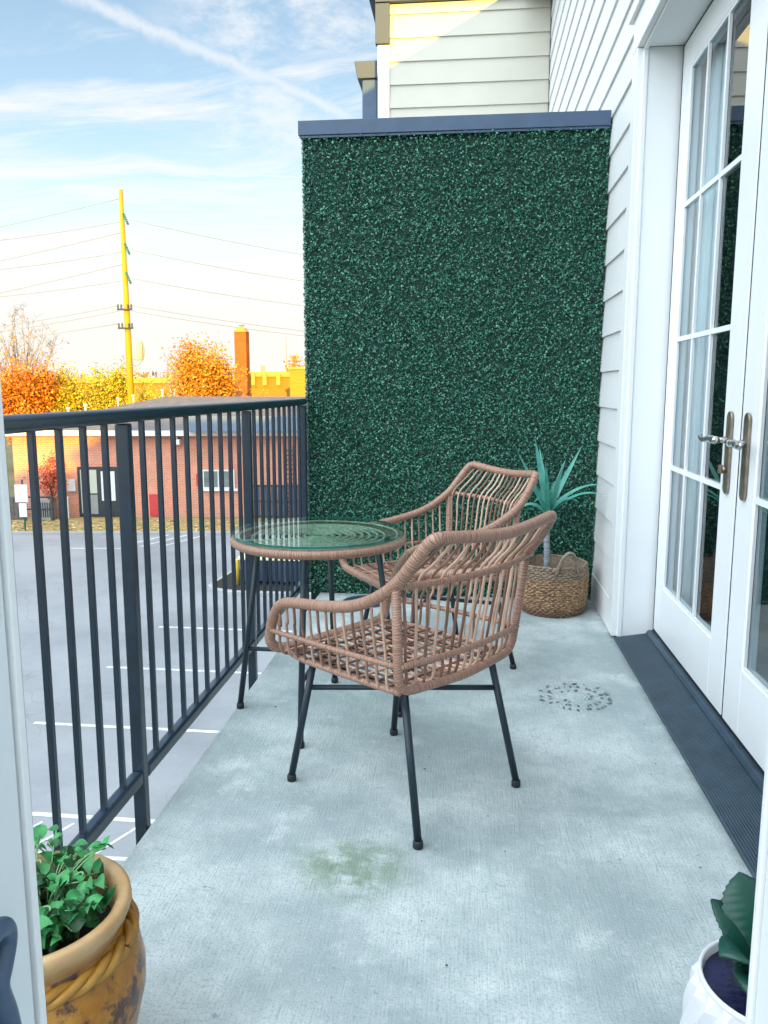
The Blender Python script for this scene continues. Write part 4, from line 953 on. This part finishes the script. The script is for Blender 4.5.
tree('amber_tree', 'round amber tree standing in front of the brick chimney', -19.7, 60, GZ, 9.6, [(-.3, 0, 2.4, 2.6, 2.5, 2.3), (.6, 0, .4, 3.1, 3, 2.2), (-1.2, 0, .2, 2.7, 2.6, 2.2), (-1.0, 0, 2.9, 1.8, 1.5, 1.3), (.7, 0, 2.7, 1.8, 1.5, 1.4)], M['leaf_amber'], 17000, .115, 6, group=G, limbs=80)
tree('small_tree', 'small pale amber tree at the right beside the far lattice pylon', -19.3, 92, GZ, 8.2, [(0, 0, 2.8, 1.9, 2, 1.7)], M['leaf_amber'], 1500, .2, 8, group=G, limbs=14)
tree('thin_tree', 'thin leafless tree far behind the utility pole', -29.5, 78, GZ, 9.4, [(0, 0, 3.0, 2.6, 2, 1.9)], M['leaf_amber'], 120, .16, 9, group=G, bare=1, limbs=16, trunk=.14)
tree('thin_tree', 'thin leafless tree between the utility pole and the amber tree', -30.0, 92, GZ, 9.4, [(0, 0, 3.4, 2.4, 2, 1.6)], M['leaf_amber'], 120, .18, 10, group=G, bare=1, limbs=14, trunk=.14)
p = BF @ Vector((-15.15, 36.1, GZ + .1))
tree('red_shrub', 'small red leaved shrub against the brick wall left of the storefront door', p.x, p.y, GZ + .1, 2.6, [(0, 0, -2.9, .7, .5, .9), (.15, 0, -2.3, .5, .4, .6)], M['leaf_red'], 1500, .055, 7, cat='shrub', limbs=18, spread=.35, trunk=.05)
# distant wood on the skyline
b = MB(); rr = random.Random(4)
for i in range(11000):
    x = rr.uniform(-300, 40); y = rr.uniform(150, 175) - max(0, -x - 60) * .35; hh = 4.5 + 2.2 * noise.noise(Vector((x * .06, 0, 0))) + 1.2 * noise.noise(Vector((x * .3, 2, 0)))
    z = GZ + (hh + 4) * rr.random() ** .9; s = rr.uniform(.5, 1.2)
    q = [Vector((rr.uniform(-1, 1), rr.uniform(-1, 1), rr.uniform(-1, 1))) * s for _ in range(4)]; b.add([Vector((x, y, z)) + v for v in q], [(0, 1, 2, 3)])
tag(b.build('distant_wood', M['farwood'], smooth=False), 'far off line of autumn woodland along the skyline', 'wood', kind='stuff')

# ------------------------------------------------------------------ far buildings and chimney
O2 = (-21.0, 80, GZ)
fb = thing('ochre_building', 'flat roofed ochre building with pale parapet right of the amber tree', 'building', O2)
b = MB(); b.box(-23.2, -9, 80, 92, GZ, 2.35); b.build('wall', M['ochre'], fb, smooth=False)
b = MB(); b.box(-23.3, -8.9, 79.85, 92.1, 2.352, 2.85); b.build('parapet', M['parapet'], fb, smooth=False)
for x in (-21.6, -20.4, -19.0): 
    b = MB(); b.box(x - .2, x + .2, 79.7, 79.848, 1.5, 2.7); b.build('downpipe_head', M['parapet'], fb, smooth=False)
b = MB(); b.box(-22.8, -21.4, 82, 84, 2.86, 3.55); b.build('roof_unit', M['fascia'], fb, smooth=False)
t = thing('brick_annex', 'tan boarded building corner next to the screen at the right', 'building', (-14.2, 66, GZ))
b = MB(); b.box(-14.75, -10, 66, 72, GZ, 2.75); b.build('wall', M['tan'], t, smooth=False)
b = MB(); b.box(-14.85, -9.9, 65.9, 72.1, 2.752, 2.95); b.build('coping', M['parapet'], t, smooth=False)
t = thing('low_ochre_building', 'low ochre building with pale parapet behind the utility pole', 'building', (-33, 82, GZ))
b = MB(); b.box(-42, -26.5, 82, 95, GZ, 1.75); b.build('wall', M['ochre'], t, smooth=False)
b = MB(); b.box(-42.1, -26.4, 81.85, 95.1, 1.752, 2.30); b.build('parapet', M['parapet'], t, smooth=False)
b = MB(); b.box(-31.1, -30.3, 81.8, 81.995, -1, 1.1); b.build('window', M['fascia'], t, smooth=False)
t = thing('brick_chimney', 'tall square orange brick chimney rising behind the amber tree', 'chimney', (-21.0, 74, GZ))
b = MB(); b.box(-21.55, -20.45, 73.4, 74.5, GZ, 6.35); b.build('stack', M['brickorange'], t, smooth=False)
b = MB(); b.prism([(-21.6, 6.352), (-20.4, 6.352), (-20.7, 6.72), (-21.3, 6.72)], 1, 73.35, 74.55); b.build('crown', M['parapet'], t, smooth=False)
b = MB(); b.tube([(-21, 74, 6.7), (-21, 74, 6.95)], .13, 10); b.lathe([(0, 0), (.3, 0), (.3, .05), (0, .12)], 12, (-21, 74, 6.95)); b.build('flue_cap', M['acgrey'], t)

# ------------------------------------------------------------------ utility pole, wires, pylon
PX, PY = -22.49, 52
up = thing('utility_pole', 'tall sunlit wooden utility pole with teal insulators and transformer', 'utility pole', (PX, PY, GZ))
b = MB(); b.tube([(PX, PY, GZ - .1), (PX + .02, PY, 4), (PX - .01, PY, 13.85)], [.25, .20, .125], 14); b.build('pole', M['pole'], up)
for z in (12.05, 10.2, 8.35):
    b = MB(); b.tube([(PX + .12, PY - .1, z + .35), (PX + .45, PY - .15, z - .4)], [.06, .06], 8)
    for k in range(6): b.lathe([(.06, -.02), (.11, 0), (.06, .02)], 10, (PX + .15 + .05 * k, PY - .105 - .008 * k, z + .27 - .115 * k))
    b.build('insulator', M['teal'], up)
for z in (6.3, 5.1):
    b = MB(); b.box(PX - .5, PX + .5, PY - .35, PY - .24, z - .05, z + .05)
    for x in (-.45, -.22, .22, .45): b.tube([(PX + x, PY - .3, z + .05), (PX + x, PY - .3, z + .32)], .06, 8)
    b.build('bracket', M['darkframe'], up, smooth=False)
b = MB(); b.lathe([(0, 0), (.33, 0), (.35, .05), (.35, 1.1), (.30, 1.2), (0, 1.25)], 20, (PX + .68, PY - .1, 3.05)); b.tube([(PX + .6, PY - .1, 4.25), (PX + .55, PY - .1, 4.65)], .05, 8); b.build('transformer', M['can'], up)
b = MB(); b.tube(catmull([(PX + .95, PY - .2, 4.3), (PX + 1.15, PY - .2, 3.9), (PX + 1.1, PY - .2, 3.2), (PX + .7, PY - .2, 2.7), (PX + .2, PY - .2, 2.6)], 5), .025, 6); b.build('cable_loop', M['wire'], up)
GW = 'overhead wires strung from the utility pole'
def wire(p, q, sag, label):
    p, q = Vector(p), Vector(q); pts = [p + (q - p) * i / 24 - Vector((0, 0, sag * 4 * (i / 24) * (1 - i / 24))) for i in range(25)]
    b = MB(); b.tube(pts, .017, 5); tag(b.build('overhead_wire', M['wire'], base=p), label, 'wire', GW)
R_ = lambda z, z2: (PX + 30, PY + 75, z2)
for z, nm in ((12.0, 'top'), (10.1, 'second'), (8.3, 'third')):
    wire((PX + .45, PY, z), (PX + 44, PY + 40, z + 2.5), 2.2, f'{nm} of the three power wires running right from the teal insulators')
    wire((PX + .1, PY, z - .1), (PX - 52, PY + 8, z + 2.2), 2.0, f'{nm} of the three power wires running left from the teal insulators')
for z, nm in ((6.55, 'upper'), (6.2, 'lower')):
    wire((PX + .4, PY - .3, z), (PX + 44, PY + 40, z + 1.0), 1.9, f'{nm} of the paired wires running right from the upper bracket')
    wire((PX - .4, PY - .3, z), (PX - 52, PY + 8, z + .8), 2.2, f'{nm} of the paired wires running left from the upper bracket')
wire((PX - .4, PY - .3, 5.4), (PX - 40, PY - 14, 1.6), 1.0, 'lone wire sloping left from the lower bracket of the pole')
for z, nm in ((13.3, 'highest'), (11.2, 'middle'), (9.2, 'lowest')):
    wire((PX - .1, PY, z), (PX - 40, PY - 4, z - 7.0), .6, f'{nm} of the three steep guy wires crossing the sky at left')
py = thing('lattice_pylon', 'distant grey transmission pylon with cross arms above the ochre building', 'pylon', (-34, 150, GZ))
px_, py_ = -34.2, 150
b = MB(); b.tube([(px_, py_, GZ), (px_, py_, 11.2)], [.28, .12], 8); b.build('mast', M['acgrey'], py)
for z in (9.0, 7.0, 5.0):
    b = MB(); b.box(px_ - .95, px_ + .95, py_ - .08, py_ + .08, z - .07, z + .07); b.build('cross_arm', M['acgrey'], py, smooth=False)
